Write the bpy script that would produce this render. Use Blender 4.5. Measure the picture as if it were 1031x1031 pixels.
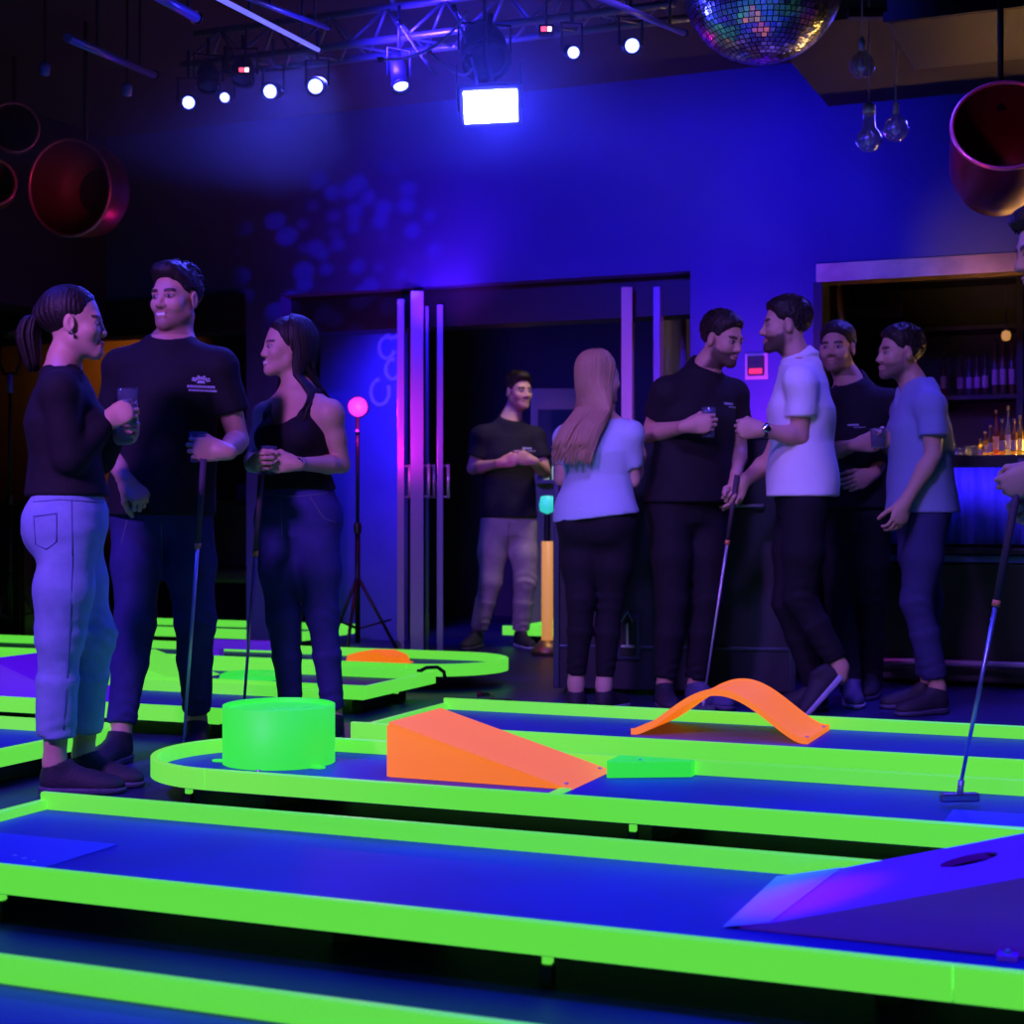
import bpy, bmesh, math, random
import numpy as np
from mathutils import Vector, Matrix
from mathutils.bvhtree import BVHTree

for _o in list(bpy.data.objects):
    bpy.data.objects.remove(_o, do_unlink=True)
scene = bpy.context.scene
COL = scene.collection
random.seed(7)
RNG = np.random.RandomState(7)

# ------------------------------------------------------------------ camera
F = 1600.0            # focal length in pixels of the 1031 px frame
CX = CY = 515.5
CAMZ = 0.87
cam_data = bpy.data.cameras.new('camera')
cam = bpy.data.objects.new('camera', cam_data)
COL.objects.link(cam)
cam.location = (0, 0, CAMZ)
cam.rotation_euler = (math.pi / 2, 0, 0)
cam_data.sensor_width = 36.0
cam_data.lens = F / 1031.0 * 36.0
cam_data.clip_end = 100
cam_data.dof.use_dof = True
cam_data.dof.focus_distance = 5.0
cam_data.dof.aperture_fstop = 4.5
scene.camera = cam

# ------------------------------------------------------------------ world, exposure
world = bpy.data.worlds.new('world')
scene.world = world
world.use_nodes = True
world.node_tree.nodes['Background'].inputs[0].default_value = (0.004, 0.003, 0.02, 1)
world.node_tree.nodes['Background'].inputs[1].default_value = 1.0
scene.view_settings.view_transform = 'Standard'
scene.view_settings.look = 'None'
scene.view_settings.exposure = 0.0
scene.view_settings.gamma = 1.0
scene.view_settings.use_curve_mapping = False
scene.cycles.max_bounces = 8
scene.cycles.diffuse_bounces = 3
scene.cycles.glossy_bounces = 3
scene.cycles.transmission_bounces = 6
scene.cycles.volume_bounces = 0
scene.cycles.caustics_reflective = False
scene.cycles.caustics_refractive = False
scene.cycles.sample_clamp_indirect = 3.0

# the room runs along a direction turned 22.4 degrees from the picture plane
ANG = math.radians(-22.4)
UX, UY = math.cos(ANG), math.sin(ANG)
VX, VY = -math.sin(ANG), math.cos(ANG)

def W(u, v, z=0.0):
    return Vector((u * UX + v * VX, u * UY + v * VY, z))

def at(px, py, Y):
    return Vector(((px - CX) / F * Y, Y, CAMZ - (py - CY) / F * Y))

def on_v(px, c):
    """room coordinate u where the viewing column px meets the plane v = c"""
    a = (px - CX) / F
    Y = c / (VY + VX * a)
    return a * Y * UX + Y * UY, Y

def zat(py, Y):
    return CAMZ - (py - CY) / F * Y

# ------------------------------------------------------------------ lamps
def light(name, kind, loc, target, power, color, size=0.3, spot=60, blend=0.6, size_y=None):
    d = bpy.data.lights.new(name, kind)
    d.energy = power
    d.color = color
    if kind == 'AREA':
        d.size = size
        if size_y:
            d.shape = 'RECTANGLE'
            d.size_y = size_y
    elif kind == 'SPOT':
        d.spot_size = math.radians(spot)
        d.spot_blend = blend
        d.shadow_soft_size = size
    else:
        d.shadow_soft_size = size
    o = bpy.data.objects.new(name, d)
    COL.objects.link(o)
    o.location = loc
    if target is not None:
        o.rotation_euler = (Vector(target) - Vector(loc)).to_track_quat('-Z', 'Y').to_euler()
    return o

BLUE = (0.03, 0.03, 1.0)
VIOLET = (0.30, 0.14, 1.0)
# violet house spots behind and beside the viewer, blue washes on lanes and wall, coloured lamps of the venue, unseen spots added as accents
light('house_spot_trio', 'SPOT', (-2.6, 1.6, 3.1), (-1.15, 5.5, 1.0), 1150, (0.40, 0.13, 1.0), 0.25, 46, 0.7)
light('house_spot_group', 'SPOT', (0.3, 4.2, 3.2), (1.3, 7.0, 0.95), 460, (0.30, 0.14, 1.0), 0.25, 52, 0.7)
light('house_spot_player', 'SPOT', (0.0, 2.2, 3.1), (1.5, 4.3, 1.2), 200, (0.5, 0.25, 1.0), 0.2, 40, 0.7)
light('lane_spot_right', 'SPOT', (0.9, 3.0, 3.2), (0.35, 3.2, 0.0), 540, (0.02, 0.03, 1.0), 0.25, 95, 1.0)
light('lane_spot_left', 'SPOT', (-2.2, 5.0, 3.2), (-1.5, 5.2, 0.0), 210, (0.02, 0.03, 1.0), 0.25, 110, 1.0)
light('lane_spot_near', 'SPOT', (-1.2, 2.2, 3.2), (-0.9, 2.6, 0.0), 90, (0.02, 0.03, 1.0), 0.25, 90, 1.0)
light('lane_spot_back', 'SPOT', (1.2, 5.6, 3.2), (1.0, 5.6, 0.0), 190, (0.02, 0.03, 1.0), 0.25, 100, 1.0)
light('added_ramp_spot', 'SPOT', (-0.6, 2.4, 3.1), W(-0.66, 3.12, 0.1), 260, (1.0, 0.03, 0.75), 0.03, 7, 1.0)  # unseen spot added to tint the ramp toe magenta
light('wall_wash', 'SPOT', W(-2.9, 5.6, 2.75), W(-2.75, 8.35, 2.5), 620, (0.03, 0.012, 1.0), 0.1, 85, 1.0)
light('wall_wash_right', 'SPOT', W(-0.6, 6.2, 2.75), W(-0.5, 8.35, 2.0), 60, (0.03, 0.015, 1.0), 0.1, 70, 1.0)
light('rim_spot', 'SPOT', at(318, 72, 6.75), (-1.2, 5.5, 1.5), 300, (0.06, 0.06, 1.0), 0.15, 50, 0.7)
light('rim_spot_right', 'SPOT', W(-0.9, 8.1, 2.95), (1.3, 6.9, 1.5), 180, (0.08, 0.06, 1.0), 0.15, 90, 0.7)
light('case_uplight', 'SPOT', at(770, 437, 8.0), at(762, 385, 8.6), 26, (0.55, 0.02, 1.0), 0.05, 130, 1.0)
light('lintel_uplight', 'SPOT', W(on_v(430, 8.0)[0], 8.05, 1.95), W(on_v(432, 8.35)[0], 8.35, 2.45), 26, (0.25, 0.02, 1.0), 0.05, 120, 1.0)
light('warm_left_room', 'SPOT', W(on_v(135, 11.2)[0], 11.0, 2.6), W(on_v(130, 12.3)[0], 12.3, 2.0), 260, (1.0, 0.30, 0.012), 0.2, 64, 1.0)
light('warm_back_room', 'SPOT', W(-3.0, 8.9, 2.9), at(512, 540, 10.2), 95, (1.0, 0.76, 0.74), 0.2, 42, 0.8)
light('warm_divider', 'SPOT', W(-3.2, 10.2, 2.7), W(-2.05, 10.4, 1.8), 90, (1.0, 0.7, 0.35), 0.2, 80, 0.8)
light('partition_wash', 'SPOT', W(-4.6, 8.75, 2.0), W(-4.5, 9.6, 1.5), 150, (0.06, 0.03, 1.0), 0.1, 110, 1.0)
light('added_bar_spot', 'SPOT', W(-0.75, 6.4, 2.95), W(-0.75, 8.1, 0.85), 600, (0.06, 0.015, 1.0), 0.1, 28, 0.8)  # unseen spot added to brighten the bar cloth
light('added_ball_spot', 'SPOT', (-0.4, 4.2, 3.0), at(768, 10, 6.0), 160, (0.04, 0.04, 1.0), 0.1, 24, 0.8)  # unseen blue spot added to brighten the mirror ball
light('red_horn_lamp', 'SPOT', (-1.4, 6.2, 1.9), at(60, 185, 7.7), 26, (1.0, 0.06, 0.2), 0.05, 16, 1.0)
light('red_horn_lamp_right', 'SPOT', (0.9, 4.6, 2.0), at(1015, 135, 5.8), 12, (1.0, 0.05, 0.2), 0.05, 22, 1.0)
light('added_cream_spot', 'SPOT', at(637, 40, 6.0), at(632, 315, 8.8), 60, (1.0, 0.72, 0.45), 0.03, 9, 0.8)  # warm spot added to brighten the cream door edge
light('added_brass_spot', 'SPOT', W(-0.9, 7.55, 1.75), W(-0.9, 8.34, 2.13), 22, (1.0, 0.5, 0.12), 0.05, 50, 1.0)  # bodiless warm spot added to light the brass strip
dot_spot = light('added_dot_spot', 'SPOT', at(422, 84, 6.3), at(352, 245, 9.4), 500, (0.04, 0.03, 1.0), 0.01, 22, 0.5)  # unseen patterned spot, added to throw light dots on the wall
dot_spot.data.use_nodes = True
_nt = dot_spot.data.node_tree
_em = _nt.nodes['Emission']
_tc = _nt.nodes.new('ShaderNodeTexCoord'); _nz = _nt.nodes.new('ShaderNodeTexVoronoi'); _mr = _nt.nodes.new('ShaderNodeMapRange')
_nz.inputs['Scale'].default_value = 22.0
_mr.inputs[1].default_value = 0.45; _mr.inputs[2].default_value = 0.3; _mr.inputs[3].default_value = 0.0; _mr.inputs[4].default_value = 1.0
_nt.links.new(_tc.outputs['Normal'], _nz.inputs['Vector'])
_nt.links.new(_nz.outputs['Distance'], _mr.inputs[0])
_nt.links.new(_mr.outputs[0], _em.inputs['Strength'])
light('added_door_spot', 'SPOT', at(388, 452, 8.7), at(421, 436, 9.25), 14, (1.0, 0.01, 0.65), 0.03, 75, 1.0)  # magenta spot without a fixture, added to light the door edges
# ------------------------------------------------------------------ materials
def rgb(r, g, b):
    f = lambda c: (c / 255 / 12.92) if c <= 10 else ((c / 255 + 0.055) / 1.055) ** 2.4
    return (f(r), f(g), f(b), 1.0)

MATS = {}
def mat(name, col, rough=0.6, metal=0.0, emit=None, estr=0.0, noise=0.0, nscale=8.0, bump=0.0, bscale=60.0,
        spec=0.5, trans=0.0, alpha=1.0, col2=None, coat=0.0):
    if name in MATS:
        return MATS[name]
    m = bpy.data.materials.new(name)
    m.use_nodes = True
    nt = m.node_tree
    b = nt.nodes['Principled BSDF']
    c = tuple(col)[:3] + (1.0,)
    b.inputs['Base Color'].default_value = c
    b.inputs['Roughness'].default_value = rough
    b.inputs['Metallic'].default_value = metal
    b.inputs['Specular IOR Level'].default_value = spec
    b.inputs['Transmission Weight'].default_value = trans
    b.inputs['Alpha'].default_value = alpha
    b.inputs['Coat Weight'].default_value = coat
    if emit is not None:
        b.inputs['Emission Color'].default_value = tuple(emit)[:3] + (1.0,)
        b.inputs['Emission Strength'].default_value = estr
    if noise > 0 or col2 is not None:
        tc = nt.nodes.new('ShaderNodeTexCoord')
        nz = nt.nodes.new('ShaderNodeTexNoise')
        nz.inputs['Scale'].default_value = nscale
        nz.inputs['Detail'].default_value = 5
        nt.links.new(tc.outputs['Object'], nz.inputs['Vector'])
        mx = nt.nodes.new('ShaderNodeMix')
        mx.data_type = 'RGBA'
        rp = nt.nodes.new('ShaderNodeMapRange')
        rp.inputs[1].default_value = 0.35
        rp.inputs[2].default_value = 0.65
        nt.links.new(nz.outputs['Fac'], rp.inputs[0])
        nt.links.new(rp.outputs[0], mx.inputs['Factor'])
        mx.inputs['A'].default_value = c
        c2 = tuple(col2)[:3] + (1.0,) if col2 is not None else tuple(x * (1 - noise) for x in c[:3]) + (1.0,)
        mx.inputs['B'].default_value = c2
        nt.links.new(mx.outputs['Result'], b.inputs['Base Color'])
    if bump > 0:
        tc = nt.nodes.new('ShaderNodeTexCoord')
        nz = nt.nodes.new('ShaderNodeTexNoise')
        nz.inputs['Scale'].default_value = bscale
        nz.inputs['Detail'].default_value = 4
        bp = nt.nodes.new('ShaderNodeBump')
        bp.inputs['Strength'].default_value = bump
        bp.inputs['Distance'].default_value = 0.01
        nt.links.new(tc.outputs['Object'], nz.inputs['Vector'])
        nt.links.new(nz.outputs['Fac'], bp.inputs['Height'])
        nt.links.new(bp.outputs['Normal'], b.inputs['Normal'])
    MATS[name] = m
    return m

# fluorescent paints: they give off visible light under the black-light of the hall
def fluo(name, base, glow, strength, rough=0.35):
    return mat(name, base, rough, emit=glow, estr=strength, noise=0.12, nscale=3.0)
GREEN = fluo('fluorescent_green', (0.22, 0.6, 0.04), (0.12, 0.74, 0.055), 0.93)
GREEN_DRUM = fluo('fluorescent_emerald', (0.04, 0.5, 0.03), (0.028, 0.72, 0.042), 0.98, 0.55)
ORANGE = fluo('fluorescent_orange', (0.5, 0.34, 0.03), (0.88, 0.155, 0.006), 0.95, 0.6)
PURPLE = mat('violet_glow_paint', (0.30, 0.05, 0.9), 0.5, emit=(0.10, 0.0, 0.55), estr=0.2)  # slight violet emission put into the paint to shift its tint
PURPLE_LIP = mat('pale_lilac_strip', (0.42, 0.42, 1.0), 0.35)
DECK = mat('blue_felt', (0.02, 0.022, 0.42), 0.55, noise=0.25, nscale=3.0, bump=0.15, bscale=300)
DARK_METAL = mat('dark_metal', (0.02, 0.02, 0.03), 0.4, metal=0.6)
BLACK = mat('black_plastic', (0.008, 0.008, 0.012), 0.45)
STEEL = mat('brushed_steel', (0.6, 0.58, 0.66), 0.35, metal=0.6)
CHROME = mat('chrome', (0.8, 0.8, 0.85), 0.12, metal=1.0)

# ------------------------------------------------------------------ mesh helpers
class MB:
    def __init__(self):
        self.v, self.f, self.smooth = [], [], []
    def add(self, vs, fs, smooth=False):
        n = len(self.v)
        self.v += [tuple(p) for p in vs]
        for f in fs:
            self.f.append([i + n for i in f])
            self.smooth.append(smooth)
        return self
    def box(self, x0, x1, y0, y1, z0, z1):
        vs = [(x, y, z) for z in (z0, z1) for y in (y0, y1) for x in (x0, x1)]
        return self.add(vs, [(0, 2, 3, 1), (4, 5, 7, 6), (0, 1, 5, 4), (2, 6, 7, 3), (0, 4, 6, 2), (1, 3, 7, 5)])
    def bevbox(self, x0, x1, y0, y1, z0, z1, b=0.004):
        bm = bmesh.new()
        bmesh.ops.create_cube(bm, size=1)
        for p in bm.verts:
            p.co = Vector(((x0 + x1) / 2 + p.co.x * (x1 - x0), (y0 + y1) / 2 + p.co.y * (y1 - y0), (z0 + z1) / 2 + p.co.z * (z1 - z0)))
        bmesh.ops.bevel(bm, geom=bm.edges[:], offset=b, segments=2, affect='EDGES', profile=0.6)
        bm.verts.ensure_lookup_table()
        self.add([p.co[:] for p in bm.verts], [[q.index for q in f.verts] for f in bm.faces])
        bm.free()
        return self
    def prism(self, poly, z0, z1):
        n = len(poly)
        vs = [(x, y, z0) for x, y in poly] + [(x, y, z1) for x, y in poly]
        fs = [list(range(n))[::-1], list(range(n, 2 * n))]
        fs += [(i, (i + 1) % n, n + (i + 1) % n, n + i) for i in range(n)]
        return self.add(vs, fs)
    def tube(self, pts, r, n=10, r2=None, smooth=True, cap=True):
        pts = [Vector(p) for p in pts]
        m = len(pts)
        rs = r if isinstance(r, (list, tuple)) else [r + ((r2 if r2 is not None else r) - r) * i / max(1, m - 1) for i in range(m)]
        up = None
        vs, fs = [], []
        for i, p in enumerate(pts):
            t = (pts[min(i + 1, m - 1)] - pts[max(i - 1, 0)]).normalized()
            if up is None:
                up = t.orthogonal().normalized()
            up = (up - t * up.dot(t)).normalized()
            s = t.cross(up)
            for k in range(n):
                a = 2 * math.pi * k / n
                vs.append(p + (up * math.cos(a) + s * math.sin(a)) * rs[i])
        for i in range(m - 1):
            for k in range(n):
                fs.append((i * n + k, i * n + (k + 1) % n, (i + 1) * n + (k + 1) % n, (i + 1) * n + k))
        self.add(vs, fs, smooth)
        if cap:
            b = len(self.v) - len(vs)
            self.f.append([b + k for k in range(n)][::-1]); self.smooth.append(False)
            self.f.append([b + (m - 1) * n + k for k in range(n)]); self.smooth.append(False)
        return self
    def lathe(self, prof, n=24, M=None, smooth=True):
        """prof: (radius, height) pairs turned about local z"""
        vs, fs = [], []
        m = len(prof)
        for r, z in prof:
            for k in range(n):
                a = 2 * math.pi * k / n
                p = Vector((r * math.cos(a), r * math.sin(a), z))
                vs.append(M @ p if M is not None else p)
        for i in range(m - 1):
            for k in range(n):
                fs.append((i * n + k, i * n + (k + 1) % n, (i + 1) * n + (k + 1) % n, (i + 1) * n + k))
        return self.add(vs, fs, smooth)
    def sweep(self, path, t, z0, z1, closed=False):
        """upright strip of thickness t along a plan path, with a small top chamfer"""
        P = [Vector(p) for p in path]
        m = len(P)
        vs, fs = [], []
        c = min(0.003, t * 0.3)
        prof = [(-t / 2, z0), (t / 2, z0), (t / 2, z1 - c), (t / 2 - c, z1), (-t / 2 + c, z1), (-t / 2, z1 - c)]
        k = len(prof)
        for i in range(m):
            a, b = P[max(i - 1, 0)], P[min(i + 1, m - 1)]
            d = (b - a).normalized()
            nrm = Vector((-d.y, d.x))
            for o, z in prof:
                q = P[i] + nrm * o
                vs.append((q.x, q.y, z))
        for i in range(m - 1):
            for j in range(k):
                fs.append((i * k + j, (i + 1) * k + j, (i + 1) * k + (j + 1) % k, i * k + (j + 1) % k))
        fs.append(list(range(k)))
        fs.append([(m - 1) * k + j for j in range(k)][::-1])
        return self.add(vs, fs)
    def data(self, name, m=None):
        me = bpy.data.meshes.new(name)
        me.from_pydata([tuple(p) for p in self.v], [], self.f)
        me.polygons.foreach_set('use_smooth', self.smooth)
        if m is not None:
            me.materials.append(m)
        me.update()
        return me
    def build(self, name, m, parent=None, loc=None, rot=None):
        o = bpy.data.objects.new(name, self.data(name, m))
        COL.objects.link(o)
        if parent is not None:
            o.parent = parent
        if loc is not None:
            o.location = loc
        if rot is not None:
            o.rotation_euler = rot
        return o

def tag(o, label=None, cat=None, group=None, kind=None):
    if label: o['label'] = label
    if cat: o['category'] = cat
    if group: o['group'] = group
    if kind: o['kind'] = kind
    return o

def thing(name, label, cat, loc=(0, 0, 0), rz=0.0, group=None):
    o = bpy.data.objects.new(name, None)
    o.empty_display_size = 0.1
    COL.objects.link(o)
    o.location = loc
    o.rotation_euler = (0, 0, rz)
    return tag(o, label, cat, group)

def struct(name, mb, m, label=None, room=True, parent=None):
    o = mb.build(name, m, parent)
    if parent is None:
        if room:
            o.rotation_euler = (0, 0, ANG)
        tag(o, label, None, None, 'structure')
    return o

def arc(cx, cy, r, a0, a1, n):
    return [(cx + r * math.cos(math.radians(a0 + (a1 - a0) * i / n)), cy + r * math.sin(math.radians(a0 + (a1 - a0) * i / n))) for i in range(n + 1)]

# ------------------------------------------------------------------ room shell
WV = 8.35                                   # room coordinate of the back wall
UL, UR, VF, CEIL = -9.6, 4.2, -3.0, 3.25
def U_(px, c=WV): return on_v(px, c)[0]

def wall_paint(name, c1, c2, rough=0.55):
    m = mat(name, c1, rough, noise=0.4, nscale=1.3, col2=c2, bump=0.12, bscale=40)
    return m
WALL = wall_paint('navy_wall_paint', (0.055, 0.05, 0.30), (0.035, 0.035, 0.2), 0.5)
WALL_DARK = wall_paint('dark_wall_paint', (0.016, 0.013, 0.03), (0.01, 0.008, 0.02))
CEILM = wall_paint('dark_ceiling_paint', (0.05, 0.035, 0.04), (0.03, 0.022, 0.03), 0.8)
LINTEL = mat('black_lintel', (0.01, 0.009, 0.02), 0.5)
FLOORM = mat('dark_floor', (0.022, 0.02, 0.16), 0.45, noise=0.5, nscale=1.6, bump=0.08, bscale=25)
BRASS = mat('brushed_brass', (0.75, 0.45, 0.16), 0.35, metal=1.0, noise=0.35, nscale=5)

floor = struct('floor', MB().box(UL, UR, VF, 12.4, -0.1, 0.0), FLOORM, 'dark navy glossy floor under the golf lanes')
struct('ceiling', MB().box(UL, UR, VF, 12.4, CEIL, CEIL + 0.1), CEILM, 'dark brown-black ceiling')
uA, uB, uC, uD, uE = U_(107), U_(248), U_(283), U_(695), U_(822)
HO = 2.18
struct('wall_back', MB().box(UL, UR, WV, WV + 0.2, HO, CEIL).box(uD, uE, WV, WV + 0.2, 0, HO).box(uB, uC, WV, WV + 0.25, 0, HO),
       WALL, 'navy painted back wall above the wide openings')
struct('trim_1', MB().box(uC, uD, WV + 0.12, WV + 0.34, HO - 0.22, HO), LINTEL, 'black lintel beam over the folding doors')
struct('trim_2', MB().box(UL, uB, WV - 0.02, WV + 0.2, HO - 0.2, HO + 0.02), LINTEL, 'black beam over the left opening')
struct('wall_left', MB().box(uA - 0.25, uA, WV - 3.2, WV, HO - 0.1, CEIL), WALL_DARK, 'dark bulkhead wall at the upper left')
struct('wall_left_far', MB().box(UL - 0.1, UL, VF, 12.4, 0, CEIL), WALL_DARK, 'dark far left wall')
struct('wall_right', MB().box(UR, UR + 0.1, VF, 12.4, 0, CEIL), WALL_DARK, 'dark right wall')
struct('wall_front', MB().box(UL, UR, VF - 0.1, VF, 0, CEIL), WALL_DARK, 'dark wall behind the viewer')
struct('wall_back_room', MB().box(UL, UR, 12.3, 12.4, 0, CEIL), wall_paint('back_room_paint', (0.09, 0.06, 0.12), (0.05, 0.03, 0.07)), 'far wall of the room beyond the doors')
# divider between back room and bar
struct('wall_divider', MB().box(uE - 0.25, uE - 0.1, WV + 0.2, 12.3, 0, CEIL), wall_paint('warm_grey_paint', (0.26, 0.22, 0.2), (0.18, 0.15, 0.14)), 'grey wall between back room and bar')
struct('trim_3', MB().box(uE, 0.9, WV - 0.005, WV + 0.15, HO - 0.1, HO - 0.005), BRASS, 'brass strip along the top of the bar opening')
struct('trim_4', MB().box(uE - 0.015, uE + 0.03, WV - 0.01, WV + 0.2, 0, HO - 0.1), LINTEL, 'black jamb of the bar opening')
# dropped ceiling panel above the bar
struct('ceiling_panel', MB().box(U_(834), UR, 6.9, WV, 3.0, CEIL), CEILM, 'lower ceiling panel over the bar side')
# dark timber box duct at the upper right
duct = thing('ceiling_duct', 'black square duct under the ceiling beside the round horn', 'duct', W(0, 0), ANG)
MB().bevbox(on_v(905, 6.4)[0], on_v(905, 6.4)[0] + 0.85, 6.1, 6.8, 2.72, CEIL, 0.01).build('casing', BLACK, duct)
MB().bevbox(on_v(905, 6.4)[0] - 0.012, on_v(905, 6.4)[0] + 0.862, 6.085, 6.1, 2.72, 2.76, 0.004).build('edge_strip', DARK_METAL, duct)

# interior of the bar niche: dark panels with shallow rails
struct('wall_bar', MB().box(uE - 0.1, UR, 10.2, 10.3, 0, CEIL), WALL_DARK, 'dark back wall of the bar niche')

# ------------------------------------------------------------------ lanes
RT, Z0, Z1, ZD = 0.020, 0.070, 0.130, 0.086     # rail thickness, rail bottom/top, deck height
def lane(label, u0, u1, v0, v1, left='square', right='square', seams=(), feet=(), far=True, rails=('near', 'far', 'left', 'right')):
    t = thing('golf_lane', label, 'golf lane', (0, 0, 0), ANG, 'raised mini-golf lanes with glowing rails')
    r = (v1 - v0) / 2
    vm = (v0 + v1) / 2
    a, b = u0, u1
    poly = []
    if left == 'round':
        poly += [(x, y) for x, y in arc(u0 + r, vm, r, 90, 270, 24)]; a = u0 + r
    else:
        poly += [(u0 + 0.012, v1), (u0 + 0.012, v0)]
    if right == 'round':
        poly += arc(u1 - r, vm, r, -90, 90, 24); b = u1 - r
    else:
        poly += [(u1 - 0.012, v0), (u1 - 0.012, v1)]
    MB().prism(poly, ZD - 0.02, ZD).build('deck', DECK, t)
    pts = sorted([a] + list(seams) + [b])
    for q0, q1 in zip(pts[:-1], pts[1:]):
        if 'near' in rails:
            MB().sweep([(q0 + 0.001, v0), (q1 - 0.001, v0)], RT, Z0, Z1).build('rail', GREEN, t)
    if 'far' in rails:
        MB().sweep([(a, v1), (b, v1)], RT, Z0, Z1).build('rail', GREEN, t)
    if left == 'round':
        MB().sweep(arc(a, vm, r, 90, 270, 28), RT, Z0, Z1).build('curved_rail', GREEN, t)
    elif 'left' in rails:
        MB().sweep([(u0 + RT / 2, v0 + RT / 2), (u0 + RT / 2, v1 - RT / 2)], RT, Z0 + 0.008, Z1 - 0.018).build('end_rail', GREEN, t)
    if right == 'round':
        MB().sweep(arc(b, vm, r, -90, 90, 28), RT, Z0, Z1).build('curved_rail', GREEN, t)
    elif 'right' in rails:
        MB().sweep([(u1 - RT / 2, v0 + RT / 2), (u1 - RT / 2, v1 - RT / 2)], RT, Z0, Z1 - 0.004).build('end_rail', GREEN, t)
    for fu, fv in feet:
        ft = MB().bevbox(fu - 0.009, fu + 0.009, fv - 0.009, fv + 0.009, 0.042, Z0 + 0.004, 0.003).build('foot', GREEN, t)
        MB().bevbox(fu - 0.012, fu + 0.012, fv - 0.012, fv + 0.012, 0.0, 0.0415, 0.003).build('shaded_foot', BLACK, ft)  # black lower part stands for the shadow under the lane
    # dark frame joists under the deck carry it
    n = max(2, int((b - a) / 1.0))
    for i in range(n + 1):
        x = a + 0.12 + (b - a - 0.24) * i / n
        MB().box(x - 0.02, x + 0.02, v0 + 0.16, v1 - 0.1, 0.0, ZD - 0.02).build('joist', BLACK, t)
    return t

L0 = lane('glowing green railed lane nearest the viewer at the bottom left corner', -3.6, 1.6, 1.38, 2.13)
L1 = lane('wide front lane carrying the purple wedge ramp', -2.75, 0.75, 2.68, 3.415, seams=(-0.323,), feet=((-1.05, 2.72), (-2.3, 2.72)))
L2 = lane('lane with rounded end around the green drum and orange wedge', -2.91, 1.25, 3.9, 4.6, left='round', feet=((-2.66, 3.96), (-1.28, 3.93), (0.1, 3.93)))
L3 = lane('lane under the orange arched bridge', -2.66, 1.7, 4.97, 5.75, feet=((-2.6, 5.0), (-0.6, 5.0), (0.6, 5.0)))
L4 = lane('far lane with rounded end and orange hump near the folding doors', -7.2, -3.08, 6.98, 7.68, right='round', feet=((-3.55, 7.0), (-5.0, 7.0)))
L5 = lane('square ended left lane with the pale green wedge', -6.6, -3.16, 6.02, 6.72, feet=((-3.3, 6.2), (-3.25, 6.5)))
L6 = lane('left lane with the violet wedge behind the woman in light jeans', -6.2, -3.3, 5.12, 5.86)
L7 = lane('left edge lane beside the shoes of the woman in light jeans', -5.6, -3.38, 3.74, 4.62, feet=((-3.45, 4.56),))
L8 = lane('rear lane seen past the legs of the black shirted man', -6.8, -4.95, 8.62, 9.3)
L9 = lane('short rear lane beyond the folding doors behind the khaki trousers', -4.0, -2.55, 9.55, 10.25)

def room_thing(name, label, cat, group=None):
    return thing(name, label, cat, (0, 0, 0), ANG, group)

# tee mats
for (u0, u1, v0, v1, lab) in ((-2.74 - 0.0, -2.28, 2.8, 3.1, 'pale blue tee mat at the left end of the front lane'),
                              (-0.55, 0.15, 4.06, 4.3, 'pale blue tee mat under the putter head')):
    t = room_thing('tee_mat', lab, 'mat')
    MB().bevbox(u0 + 0.03, u1, v0, v1, ZD + 0.0003, ZD + 0.004, 0.0015).build('mat', mat('tee_mat_blue', (0.10, 0.13, 0.75), 0.5), t)
    for du in (0.12, 0.2, 0.28):
        MB().lathe([(0, 0.0048), (0.006, 0.0048), (0.006, 0.0035)], 10, Matrix.Translation((u1 - du * 0.5, v0 + 0.05 + du * 0.2, ZD))).build('tee_hole', mat('tee_white', (0.8, 0.8, 1), 0.4), t)

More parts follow.
